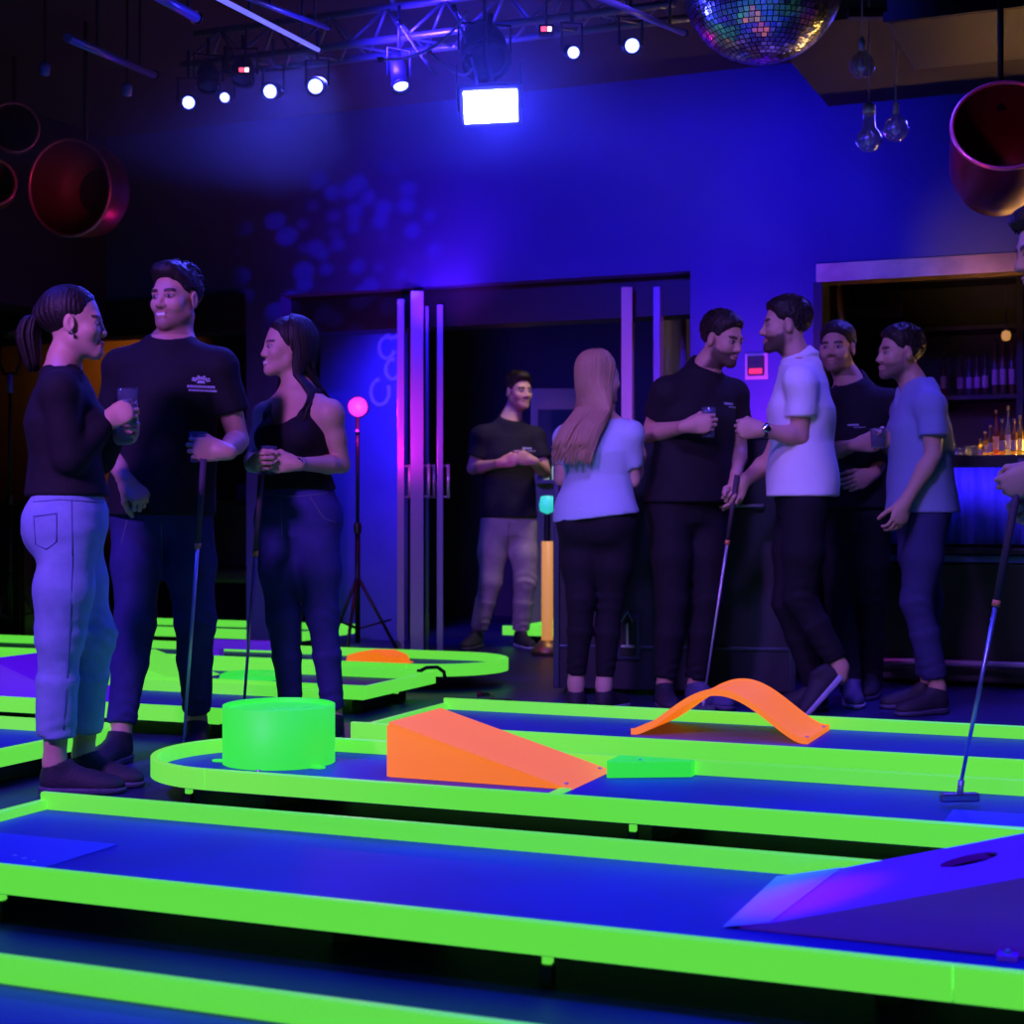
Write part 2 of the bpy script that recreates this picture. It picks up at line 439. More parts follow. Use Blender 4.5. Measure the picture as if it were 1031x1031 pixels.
# purple wedge ramp with a cup hole
def wedge(name, label, u0, u1, v0, v1, h, m, thick_side=True, lip=None, hole=None):
    """rises from u0 to u1"""
    t = room_thing(name, label, 'ramp')
    z = ZD + 0.001
    th = 0.012
    s = (h) / (u1 - u0)
    n = math.hypot(1, s)
    # top board, with optional round hole
    if hole:
        hu, hv, hr = hole
        k = 32
        ring = [(hu + hr * math.cos(2 * math.pi * i / k), hv + hr * math.sin(2 * math.pi * i / k)) for i in range(k)]
        outer = []
        for i in range(k):
            a = 2 * math.pi * i / k
            c, sn = math.cos(a), math.sin(a)
            q = min(((u1 - hu) / c if c > 0 else (u0 - hu) / c) if abs(c) > 1e-6 else 1e9, ((v1 - hv) / sn if sn > 0 else (v0 - hv) / sn) if abs(sn) > 1e-6 else 1e9)
            outer.append((hu + c * q, hv + sn * q))
        zz = lambda u: z + (u - u0) * s
        # keep the true corners
        for cu, cv in ((u0, v0), (u0, v1), (u1, v0), (u1, v1)):
            j = min(range(k), key=lambda i: (outer[i][0] - cu) ** 2 + (outer[i][1] - cv) ** 2)
            outer[j] = (cu, cv)
        vs = [(x, y, zz(x)) for x, y in ring] + [(x, y, zz(x)) for x, y in outer] + [(x, y, zz(x) - 0.014) for x, y in ring]
        fs = [(i, (i + 1) % k, k + (i + 1) % k, k + i) for i in range(k)] + [(i, 2 * k + i, 2 * k + (i + 1) % k, (i + 1) % k) for i in range(k)]
        MB().add(vs, fs).build('ramp_board', m, t)
        MB().lathe([(hr * 1.04, 0.012), (hr * 1.04, 0.0), (hr * 0.98, -0.09), (0.0, -0.09)], 28,
                   Matrix.Translation((hu, hv, zz(hu) - 0.016)) @ Matrix.Rotation(-math.atan(s), 4, 'Y')).build('cup', BLACK, t)
        MB().tube([(hu + hr * 0.2, hv - hr * 0.3, zz(hu) - 0.012), (hu + hr * 0.75, hv + hr * 0.15, zz(hu) - 0.004)], 0.005, 8).build('cup_bracket', STEEL, t)
    else:
        MB().add([(u0, v0, z), (u1, v0, z + h), (u1, v1, z + h), (u0, v1, z), (u0, v0, z - 0.0), (u1, v0, z + h - th), (u1, v1, z + h - th), (u0, v1, z - 0.0)],
                 [(0, 1, 2, 3), (0, 4, 5, 1), (3, 2, 6, 7), (1, 5, 6, 2), (4, 7, 6, 5)]).build('ramp_board', m, t)
    for vv, w in ((v0 + 0.004, 0.008), (v1 - 0.012, 0.008)):
        zt = lambda u: z + (u - u0) * s - (0.001 if not hole else 0.002)
        MB().add([(u0, vv, z), (u1, vv, z), (u1, vv, zt(u1)), (u0, vv + w, z), (u1, vv + w, z), (u1, vv + w, zt(u1))],
                 [(0, 1, 2), (3, 5, 4), (0, 3, 4, 1), (1, 4, 5, 2), (2, 5, 3, 0)]).build('side_panel', m, t)
    MB().box(u1 - 0.012, u1 - 0.002, v0 + 0.012, v1 - 0.012, z, z + h - th).build('back_panel', m, t)
    if lip:
        e = 0.11
        MB().add([(u0 - 0.03, v0 + 0.0, z + 0.0008), (u0 + e * 0.55, v0, z + e * 0.55 * s + 0.0016), (u0 + e, v1, z + e * s + 0.0016), (u0 - 0.03, v1, z + 0.0008)], [(0, 1, 2, 3)]).build('lip_strip', lip, t)
    return t

purple = wedge('wedge_ramp', 'large violet wedge ramp with a black cup hole on the front lane', -0.745, 0.25, 2.92, 3.37, 0.277, PURPLE, lip=PURPLE_LIP, hole=(-0.355, 3.19, 0.055))
MB().bevbox(-0.275, -0.24, 2.885, 2.92, ZD + 0.001, ZD + 0.012, 0.002).build('fixing_tab', PURPLE, purple)
MB().lathe([(0, 0.008), (0.006, 0.006), (0.008, 0)], 12, Matrix.Translation((-0.258, 2.902, ZD + 0.012))).build('screw', STEEL, purple)

# orange wedge: high end to the left, so build mirrored (rises from -1.55 to -2.125)
ow = wedge('wedge_ramp', 'bright orange wedge ramp beside the green drum', -1.55, -2.125, 4.2, 4.565, 0.163, ORANGE)
MB().bevbox(-1.585, -1.55, 4.1, 4.2, ZD + 0.001, ZD + 0.006, 0.002).build('fixing_tab', GREEN, ow)
for vv in (4.24, 4.53):
    MB().lathe([(0, 0.004), (0.006, 0.003), (0.007, 0)], 12, Matrix.Translation((-1.58, vv, ZD + 0.0105))).build('screw', STEEL, ow)

# green drum obstacle
dr = thing('drum_obstacle', 'glowing green open drum at the rounded lane end', 'golf obstacle', W(-2.575, 4.33, ZD + 0.001), ANG)
MB().lathe([(0.175, 0), (0.175, 0.18), (0.170, 0.182), (0.168, 0.178), (0.168, 0.0)], 56).build('drum_wall', GREEN_DRUM, dr)
MB().lathe([(0.0, 0.168), (0.1675, 0.168), (0.1675, 0.160), (0, 0.160)], 48).build('drum_lid', GREEN_DRUM, dr)
MB().box(-0.02, 0.06, -0.125, -0.117, 0.1685, 0.1695).build('lid_slot', mat('dark_slot', (0.0, 0.05, 0.01), 0.6), dr)
for a in (200, 340, 70):
    c, s = math.cos(math.radians(a)), math.sin(math.radians(a))
    MB().prism([(c * 0.17 - s * 0.02, s * 0.17 + c * 0.02), (c * 0.17 + s * 0.02, s * 0.17 - c * 0.02), (c * 0.205 + s * 0.014, s * 0.205 - c * 0.014), (c * 0.212, s * 0.212), (c * 0.205 - s * 0.014, s * 0.205 + c * 0.014)], 0.0, 0.005).build('fixing_tab', GREEN_DRUM, dr)
MB().lathe([(0, 0.004), (0.007, 0.003), (0.008, 0)], 12, Matrix.Translation((0.035, -0.178, 0.0005))).build('screw', STEEL, dr)

# deflector block
d = room_thing('deflector_block', 'small slanted green deflector block beside the orange wedge tip', 'golf obstacle')
MB().prism([(-1.535, 4.46), (-1.525, 4.435), (-1.30, 4.545), (-1.30, 4.585), (-1.535, 4.585)], ZD + 0.0005, ZD + 0.046).build('block', GREEN_DRUM, d)
MB().lathe([(0, 0.003), (0.005, 0.002), (0.006, 0)], 10, Matrix.Translation((-1.45, 4.52, ZD + 0.046))).build('screw', STEEL, d)

# orange arch bridge
br = room_thing('arch_bridge', 'orange arched bridge over the third lane', 'golf obstacle')
A0, A1, B0, B1, AH, AT = -1.745, -1.12, 5.34, 5.70, 0.152, 0.02
n = 40
top, bot = [], []
for i in range(n + 1):
    x = i / n
    s = 0.5 - 0.5 * math.cos(2 * math.pi * min(max((x - 0.03) / 0.94, 0), 1))
    s = s ** 0.72
    top.append((A0 + (A1 - A0) * x, ZD + 0.001 + 0.017 + AH * s))
    bot.append((A0 + (A1 - A0) * x, ZD + 0.001 + AH * s * 0.985))
def arch_mesh(v0, v1, off):
    vs, fs = [], []
    for (x, zt), (_, zb) in zip(top, bot):
        vs += [(x, v0, zb), (x, v1, zb), (x, v1, zt + off), (x, v0, zt + off)]
    for i in range(n):
        for k in range(4):
            fs.append((i * 4 + k, i * 4 + (k + 1) % 4, i * 4 + 4 + (k + 1) % 4, i * 4 + 4 + k))
    fs += [(3, 2, 1, 0), (n * 4, n * 4 + 1, n * 4 + 2, n * 4 + 3)]
    return MB().add(vs, fs)
arch_mesh(B0, B1, 0.0).build('bridge_deck', ORANGE, br)
for a, b in ((B0 - 0.008, B0), (B1, B1 + 0.008)):
    arch_mesh(a, b, 0.004).build('bridge_rim', ORANGE, br)
for vv in (B0 + 0.04, B1 - 0.04):
    MB().lathe([(0, 0.004), (0.006, 0.003), (0.007, 0)], 12, Matrix.Translation((A1 - 0.012, vv, ZD + 0.018))).build('screw', STEEL, br)

# background lane obstacles
hp = room_thing('hump_obstacle', 'low orange hump on the far rounded lane', 'golf obstacle')
hx = -3.78
prof = [(hx - 0.14, 0.0), (hx - 0.125, 0.045), (hx - 0.07, 0.062), (hx + 0.05, 0.064), (hx + 0.12, 0.04), (hx + 0.14, 0.0)]
MB().add([(x, v, ZD + 0.001 + z) for v in (7.25, 7.45) for x, z in prof], [[0, 1, 2, 3, 4, 5], [11, 10, 9, 8, 7, 6]] + [(i, i + 6, (i + 1) % 6 + 6, (i + 1) % 6) for i in range(6)]).build('hump', ORANGE, hp)
MB().box(hx - 0.15, hx + 0.15, 7.24, 7.46, ZD + 0.0005, ZD + 0.006).build('base_plate', ORANGE, hp)
wedge('wedge_ramp', 'pale green wedge ramp on the left lane behind the dark jeans', -4.22, -4.6, 6.2, 6.55, 0.11, GREEN)
wedge('wedge_ramp', 'violet wedge ramp behind the light blue jeans', -4.05, -4.55, 5.3, 5.62, 0.17, PURPLE)
gd = room_thing('round_plate', 'flat emerald disc on the left lane between the two standing couples legs', 'golf obstacle')
MB().lathe([(0.0, 0.028), (0.13, 0.028), (0.15, 0.02), (0.155, 0.0)], 32, Matrix.Translation((-3.98, 6.45, ZD + 0.001))).build('disc', GREEN_DRUM, gd)
MB().lathe([(0.0, 0.034), (0.03, 0.034), (0.035, 0.027)], 20, Matrix.Translation((-3.98, 6.45, ZD + 0.001))).build('hub', GREEN_DRUM, gd)
pb = room_thing('barrier_bar', 'violet barrier bar standing on the far left lane', 'golf obstacle')
MB().bevbox(-4.75, -4.25, 7.28, 7.33, ZD + 0.05, ZD + 0.1, 0.004).build('bar', PURPLE, pb)
for x in (-4.72, -4.28):
    MB().bevbox(x - 0.02, x + 0.02, 7.28, 7.33, ZD + 0.0005, ZD + 0.052, 0.003).build('post', PURPLE, pb)
vb = room_thing('barrier_bar', 'violet and orange trimmed barrier at the left frame edge', 'golf obstacle')
MB().bevbox(-5.1, -4.75, 5.45, 5.5, ZD + 0.001, ZD + 0.06, 0.004).build('bar', PURPLE, vb)
MB().bevbox(-4.75, -4.72, 5.44, 5.51, ZD + 0.001, ZD + 0.05, 0.004).build('end_cap', ORANGE, vb)

# ------------------------------------------------------------------ people: smooth blended bodies meshed from distance fields
f32 = np.float32
def nv(a): return np.asarray(a, dtype=float)
def unit(a):
    a = nv(a); return a / max(1e-9, np.linalg.norm(a))

def p_cone(a, b, r1, r2, k=0.02, op='u'):
    a, b = nv(a), nv(b)
    ba = b - a
    L2 = max(1e-9, ba @ ba)
    def fn(x, y, z):
        px, py, pz = x - a[0], y - a[1], z - a[2]
        t = np.clip((px * ba[0] + py * ba[1] + pz * ba[2]) / L2, 0, 1)
        return np.sqrt((px - ba[0] * t) ** 2 + (py - ba[1] * t) ** 2 + (pz - ba[2] * t) ** 2) - (r1 + (r2 - r1) * t)
    r = max(r1, r2)
    return (fn, np.minimum(a, b) - r, np.maximum(a, b) + r, op, k)

def p_ell(c, rad, A=None, k=0.02, op='u'):
    c, rad = nv(c), nv(rad)
    A = np.eye(3) if A is None else nv(A)          # rows: local axes
    def fn(x, y, z):
        px, py, pz = x - c[0], y - c[1], z - c[2]
        q = [px * A[i, 0] + py * A[i, 1] + pz * A[i, 2] for i in range(3)]
        k0 = np.sqrt((q[0] / rad[0]) ** 2 + (q[1] / rad[1]) ** 2 + (q[2] / rad[2]) ** 2)
        k1 = np.sqrt((q[0] / rad[0] ** 2) ** 2 + (q[1] / rad[1] ** 2) ** 2 + (q[2] / rad[2] ** 2) ** 2) + 1e-6
        return k0 * (k0 - 1) / k1
    ext = np.abs(A.T) @ rad
    return (fn, c - ext, c + ext, op, k)

def p_loft(st, k=0.02, op='u'):
    """st: list of (centre, right axis, half width, half depth)"""
    st = [(nv(c), unit(r), a, b) for c, r, a, b in st]
    def fn(x, y, z):
        best = None
        for (c0, r0, a0, b0), (c1, r1, a1, b1) in zip(st[:-1], st[1:]):
            ax = c1 - c0
            L = np.linalg.norm(ax); d = ax / L
            px, py, pz = x - c0[0], y - c0[1], z - c0[2]
            s = px * d[0] + py * d[1] + pz * d[2]
            t = np.clip(s / L, 0, 1)
            over = np.abs(s - t * L)
            rr = unit(r0 + r1); rr = unit(rr - d * (rr @ d))
            fw = np.cross(d, rr)
            qx, qy, qz = px - ax[0] * t, py - ax[1] * t, pz - ax[2] * t
            u = qx * rr[0] + qy * rr[1] + qz * rr[2]
            w = qx * fw[0] + qy * fw[1] + qz * fw[2]
            a = a0 + (a1 - a0) * t; b = b0 + (b1 - b0) * t
            k0 = np.sqrt((u / a) ** 2 + (w / b) ** 2)
            k1 = np.sqrt((u / a ** 2) ** 2 + (w / b ** 2) ** 2) + 1e-6
            dd = np.where(k0 < 1e-4, -np.minimum(a, b), k0 * (k0 - 1) / k1)
            dd = np.where(over > 1e-5, np.where(dd > 0, np.sqrt(dd * dd + over * over), np.maximum(dd, over)), dd)
            best = dd if best is None else np.minimum(best, dd)
        return best
    m = max(max(a, b) for _, _, a, b in st)
    lo = np.min([c for c, *_ in st], 0) - m
    hi = np.max([c for c, *_ in st], 0) + m
    return (fn, lo, hi, op, k)

def p_cut(pt, n):
    """remove everything on the side n points to (everywhere)"""
    pt, n = nv(pt), unit(n)
    return (lambda x, y, z: (x - pt[0]) * n[0] + (y - pt[1]) * n[1] + (z - pt[2]) * n[2], None, None, 'cut', 0)

def p_fn(fn, op='warp'):
    return (fn, None, None, op, 0)

def field(prims, lo, hi, h):
    n = np.maximum(4, np.ceil((hi - lo) / h).astype(int) + 1)
    ax = [(lo[i] + h * np.arange(n[i])).astype(f32) for i in range(3)]
    D = np.full(n, 0.25, f32)
    for fn, a, b, op, k in prims:
        if a is None:
            i0, i1 = np.zeros(3, int), n
        else:
            pad = k + 3 * h + 0.012
            i0 = np.clip(np.floor((a - pad - lo) / h).astype(int), 0, n)
            i1 = np.clip(np.ceil((b + pad - lo) / h).astype(int) + 1, 0, n)
            if np.any(i1 - i0 < 1):
                continue
        sl = tuple(slice(i0[i], i1[i]) for i in range(3))
        d = fn(ax[0][sl[0]][:, None, None], ax[1][sl[1]][None, :, None], ax[2][sl[2]][None, None, :]).astype(f32)
        S = D[sl]
        if op == 'u':
            hh = np.maximum(k - np.abs(S - d), 0) / max(k, 1e-6)
            D[sl] = np.minimum(S, d) - hh * hh * k * 0.25
        elif op == 's':
            d = -d
            hh = np.maximum(k - np.abs(S - d), 0) / max(k, 1e-6)
            D[sl] = np.maximum(S, d) + hh * hh * k * 0.25
        elif op == 'cut':
            D[sl] = np.maximum(S, d)
        elif op == 'warp':
            D[sl] = S + d
    return D

CORN = [(i, j, k) for i in (0, 1) for j in (0, 1) for k in (0, 1)]
EDGES = [(a, b) for a in CORN for b in CORN if sum(b) - sum(a) == 1 and all(y >= x for x, y in zip(a, b))]
def snet(D, lo, h):
    s = D < 0
    c = np.zeros(tuple(np.array(D.shape) - 1), np.int8)
    nx, ny, nz = c.shape
    for i, j, k in CORN:
        c += s[i:i + nx, j:j + ny, k:k + nz]
    act = (c > 0) & (c < 8)
    idx = np.argwhere(act)
    vid = np.full(c.shape, -1, np.int64)
    vid[act] = np.arange(len(idx))
    pos = np.zeros((len(idx), 3)); cnt = np.zeros(len(idx))
    I, J, K = idx.T
    for a, b in EDGES:
        d1 = D[I + a[0], J + a[1], K + a[2]].astype(float); d2 = D[I + b[0], J + b[1], K + b[2]].astype(float)
        m = (d1 < 0) != (d2 < 0)
        t = np.where(m, d1 / np.where(m, d1 - d2, 1), 0)
        for q in range(3):
            pos[:, q] += np.where(m, a[q] + (b[q] - a[q]) * t, 0)
        cnt += m
    V = lo + h * (idx + pos / cnt[:, None])
    Q = []
    def quads(m, cells, flip):
        e = np.argwhere(m)
        if not len(e): return
        qs = np.stack([vid[tuple((e + o).T)] for o in cells], 1)
        fl = flip[m]
        qs[fl] = qs[fl][:, ::-1]
        Q.append(qs)
    m = s[:-1, 1:-1, 1:-1] != s[1:, 1:-1, 1:-1]
    quads(m, [(0, 0, 0), (0, 1, 0), (0, 1, 1), (0, 0, 1)], ~s[:-1, 1:-1, 1:-1])
    m = s[1:-1, :-1, 1:-1] != s[1:-1, 1:, 1:-1]
    quads(m, [(0, 0, 0), (0, 0, 1), (1, 0, 1), (1, 0, 0)], ~s[1:-1, :-1, 1:-1])
    m = s[1:-1, 1:-1, :-1] != s[1:-1, 1:-1, 1:]
    quads(m, [(0, 0, 0), (1, 0, 0), (1, 1, 0), (0, 1, 0)], ~s[1:-1, 1:-1, :-1])
    Q = np.concatenate(Q) if Q else np.zeros((0, 4), int)
    return V, Q

def bounds(prims):
    lo = np.min([p[1] for p in prims if p[1] is not None and p[3] == 'u'], 0) - 0.02
    hi = np.max([p[2] for p in prims if p[1] is not None and p[3] == 'u'], 0) + 0.02
    return lo, hi

def mesh_from(prims, h, fine=()):
    lo, hi = bounds(prims)
    V, Q = snet(field(prims, lo, hi, h), lo, h)
    for flo, fhi, fh in fine:
        ins = np.all((V > flo + h * 1.2) & (V < fhi - h * 1.2), 1)
        Q = Q[~np.all(ins[Q], 1)]
    for flo, fhi, fh in fine:
        v2, q2 = snet(field(prims, flo, fhi, fh), flo, fh)
        Q = np.concatenate([Q, q2 + len(V)]); V = np.concatenate([V, v2])
    used = np.unique(Q)
    rm = np.full(len(V), -1); rm[used] = np.arange(len(used))
    return V[used], rm[Q]

def obj_from(name, V, Q, m, parent, cols=None):
    me = bpy.data.meshes.new(name)
    me.vertices.add(len(V)); me.vertices.foreach_set('co', V.astype(f32).ravel())
    me.loops.add(len(Q) * 4); me.loops.foreach_set('vertex_index', Q.astype(np.int32).ravel())
    me.polygons.add(len(Q))
    me.polygons.foreach_set('loop_start', (np.arange(len(Q)) * 4).astype(np.int32))
    me.polygons.foreach_set('loop_total', np.full(len(Q), 4, np.int32))
    me.polygons.foreach_set('use_smooth', np.ones(len(Q), bool))
    if cols is not None:
        a = me.attributes.new('tint', 'FLOAT_COLOR', 'POINT')
        a.data.foreach_set('color', cols.astype(f32).ravel())
    me.materials.append(m)
    me.update(); me.validate()
    o = bpy.data.objects.new(name, me)
    COL.objects.link(o)
    if parent is not None:
        o.parent = parent
    return o

def skin_material():
    m = bpy.data.materials.new('skin')
    m.use_nodes = True
    nt = m.node_tree
    b = nt.nodes['Principled BSDF']
    a = nt.nodes.new('ShaderNodeAttribute'); a.attribute_name = 'tint'
    nt.links.new(a.outputs['Color'], b.inputs['Base Color'])
    b.inputs['Roughness'].default_value = 0.5
    b.inputs['Specular IOR Level'].default_value = 0.35
    return m
SKIN = skin_material()

def cloth(name, c, rough=0.85, c2=None, bump=0.35, bscale=26):
    m = mat(name, c, rough, col2=c2, nscale=14, bump=bump, bscale=bscale, spec=0.25)
    return m

# ---- shared shoe shapes (local: y forward, z up, ankle above origin)
def shoe_meshes():
    up = [p_ell((0, -0.03, 0.05), (0.036, 0.047, 0.062), k=0.03), p_ell((0, 0.035, 0.042), (0.042, 0.095, 0.046), k=0.03),
          p_ell((0.002, 0.122, 0.03), (0.046, 0.078, 0.036), k=0.03), p_cone((0, -0.03, 0.05), (0, -0.026, 0.095), 0.036, 0.041, k=0.02),
          p_cone((0, 0.03, 0.075), (0, 0.0, 0.1), 0.022, 0.026, k=0.025),
          p_cut((0, 0, 0.018), (0, 0, -1)), p_cut((0, 0, 0.112), (0, -0.25, 1))]
    so = [p_ell((0, -0.03, 0.02), (0.042, 0.053, 0.05), k=0.03), p_ell((0, 0.04, 0.02), (0.045, 0.1, 0.05), k=0.03), p_ell((0.002, 0.12, 0.02), (0.050, 0.086, 0.05), k=0.03),
          p_cut((0, 0, 0.002), (0, 0, -1)), p_cut((0, 0.0, 0.027), (0, 0.03, 1))]
    return mesh_from(up, 0.005), mesh_from(so, 0.006)
SHOE_UP, SHOE_SOLE = shoe_meshes()
SHOE_DATA = {}
def shoe(parent, pos, yaw, upper, sole, pitch=0.0, scale=1.0):
    key = (upper.name, sole.name)
    Rz = Matrix.Rotation(math.radians(yaw) + math.pi, 4, 'Z')      # yaw 0 looks to the viewer
    M = Matrix.Translation(pos) @ Rz @ Matrix.Rotation(math.radians(pitch), 4, 'X') @ Matrix.Scale(scale, 4)
    if key not in SHOE_DATA:
        a = obj_from('shoe', *SHOE_UP, upper, None); b = obj_from('sole', *SHOE_SOLE, sole, None)
        lm = MB()
        for i in range(5):
            y = 0.035 + i * 0.017; z = 0.098 - i * 0.0088
            lm.tube([(-0.02, y, z - 0.009), (0, y + 0.004, z), (0.02, y, z - 0.009)], 0.003, 6)
        c = lm.build('laces', sole)
        SHOE_DATA[key] = (a.data, b.data, c.data)
        for o in (a, b, c): bpy.data.objects.remove(o)
    ds = SHOE_DATA[key]
    s = bpy.data.objects.new('shoe', ds[0]); COL.objects.link(s); s.parent = parent; s.matrix_local = M
    for nm, dd in (('sole', ds[1]), ('laces', ds[2])):
        o = bpy.data.objects.new(nm, dd); COL.objects.link(o); o.parent = s
    return s

UP = np.array([0, 0, 1.0])
def fwd(yaw):
    a = math.radians(yaw)
    return np.array([math.sin(a), -math.cos(a), 0.0])

def rot_about(v, axis, deg):
    return np.array(Matrix.Rotation(math.radians(deg), 3, Vector(axis)) @ Vector(v))

def hand_prims(wrist, d, palm, thumb_side, curl=(35, 45, 30), spread=4, s=1.0, thumb=(35, 30), fc=None):
    """wrist point, pointing direction d, palm normal (towards what is held), side where the thumb is"""
    d = unit(d); palm = unit(nv(palm) - d * (nv(palm) @ d)); ts = np.cross(d, palm)
    if ts @ nv(thumb_side) < 0: ts = -ts
    P = []
    w = nv(wrist)
    A = np.array([ts, d, palm])
    P.append(p_cone(w - d * 0.02 * s, w + d * 0.02 * s, 0.024 * s, 0.025 * s, k=0.02))
    P.append(p_ell(w + d * 0.052 * s, (0.040 * s, 0.052 * s, 0.0165 * s), A, k=0.018))
    P.append(p_ell(w + d * 0.072 * s, (0.041 * s, 0.03 * s, 0.0145 * s), A, k=0.012))
    P.append(p_ell(w + d * 0.035 * s + ts * 0.022 * s + palm * 0.01 * s, (0.019 * s, 0.033 * s, 0.016 * s), A, k=0.015))
    lens = (0.074, 0.082, 0.076, 0.06); offs = (0.030, 0.0105, -0.0095, -0.0285); st = (0.092, 0.097, 0.092, 0.083)
    tips = []
    for i in range(4):
        base = w + (d * st[i] + ts * offs[i]) * s
        cc = curl if fc is None else fc[i]
        dd = rot_about(d, palm, 0) + ts * math.radians(spread) * (offs[i] / 0.02) * 0.4
        dd = unit(dd)
        # turn towards the palm normal
        p = base; acc = 0
        r = 0.0088 * s if i < 3 else 0.0076 * s
        pr = p - dd * 0.02 * s
        P.append(p_cone(pr, p, r * 1.08, r * 1.06, k=0.010))
        for L, cdeg in zip((0.45, 0.31, 0.24), cc):
            acc += cdeg
            a = math.radians(acc)
            q = p + unit(dd * math.cos(a) + palm * math.sin(a)) * lens[i] * L * s
            P.append(p_cone(p, q, r, r * 0.92, k=0.003))
            p = q; r *= 0.92
        tips.append(p)
    # thumb from the side of the palm near its base
    p = w + (d * 0.028 + ts * 0.028 + palm * 0.008) * s
    td = unit(d * math.cos(math.radians(thumb[0])) + ts * math.sin(math.radians(thumb[0])) * 0.9 + palm * 0.55)
    r = 0.0125 * s
    for L, b in ((0.045, 0), (0.034, thumb[1]), (0.027, thumb[1] * 0.6)):
        if b:
            td = unit(td + (palm * 0.6 - ts * 0.75) * math.radians(b))
        q = p + td * L * s
        P.append(p_cone(p, q, r, r * 0.86, k=0.005))
        p = q; r *= 0.86
    return P

def head_prims(c, Rv, Fv, Uv, s, fem, beard=False):
    A = np.array([Rv, Fv, Uv])
    G = lambda x, y, z: c + (Rv * x + Fv * y + Uv * z) * s
    R = lambda *r: tuple(v * s for v in r)
    P = [p_ell(G(0, -0.014, 0.033), R(0.073, 0.093, 0.083), A, k=0.02),
         p_ell(G(0, 0.030, -0.030), R(0.057, 0.057, 0.082), A, k=0.03)]
    jw = 0.043 if fem else 0.049
    for e in (-1, 1):
        P.append(p_cone(G(e * jw, 0.008, -0.058), G(e * 0.014, 0.068, -0.096), 0.022 * s, 0.017 * s, k=0.025))
        P.append(p_ell(G(e * 0.040, 0.056, -0.030), R(0.021, 0.022, 0.02), A, k=0.025))
    P.append(p_ell(G(0, 0.076, -0.098), R(0.019, 0.016, 0.017) if not fem else R(0.015, 0.014, 0.015), A, k=0.02))
    P.append(p_cone(G(-0.036, 0.072, 0.014), G(0.036, 0.072, 0.014), (0.012 if not fem else 0.008) * s, (0.012 if not fem else 0.008) * s, k=0.02))
    for e in (-1, 1):   # eye sockets and eyeballs
        P.append(p_ell(G(e * 0.031, 0.094, -0.004), R(0.019, 0.015, 0.0105), A, k=0.012, op='s'))
        P.append(p_ell(G(e * 0.031, 0.0735, -0.004), R(0.0135, 0.0125, 0.0115), A, k=0.003))
    nl = 0.1015 if not fem else 0.0965
    P.append(p_cone(G(0, 0.080, 0.004), G(0, nl, -0.034), 0.0075 * s, 0.0108 * s, k=0.014))
    for e in (-1, 1):
        P.append(p_ell(G(e * 0.0125, 0.090, -0.038), R(0.0085, 0.011, 0.0075), A, k=0.008))
    P.append(p_ell(G(0, 0.0875, -0.0635), R(0.023, 0.010, 0.0058), A, k=0.007))
    P.append(p_ell(G(0, 0.0855, -0.0745), R(0.019, 0.0105, 0.0068), A, k=0.007))
    for e in (-1, 1):   # ears
        ea = np.array([unit(Rv + Fv * 0.25 * -e), unit(Fv - Rv * 0.25 * -e), Uv])
        P.append(p_ell(G(e * 0.077, -0.006, -0.010), R(0.009, 0.019, 0.031), ea, k=0.006))
        P.append(p_ell(G(e * 0.086, 0.002, -0.008), R(0.006, 0.010, 0.018), ea, k=0.005, op='s'))
    return P

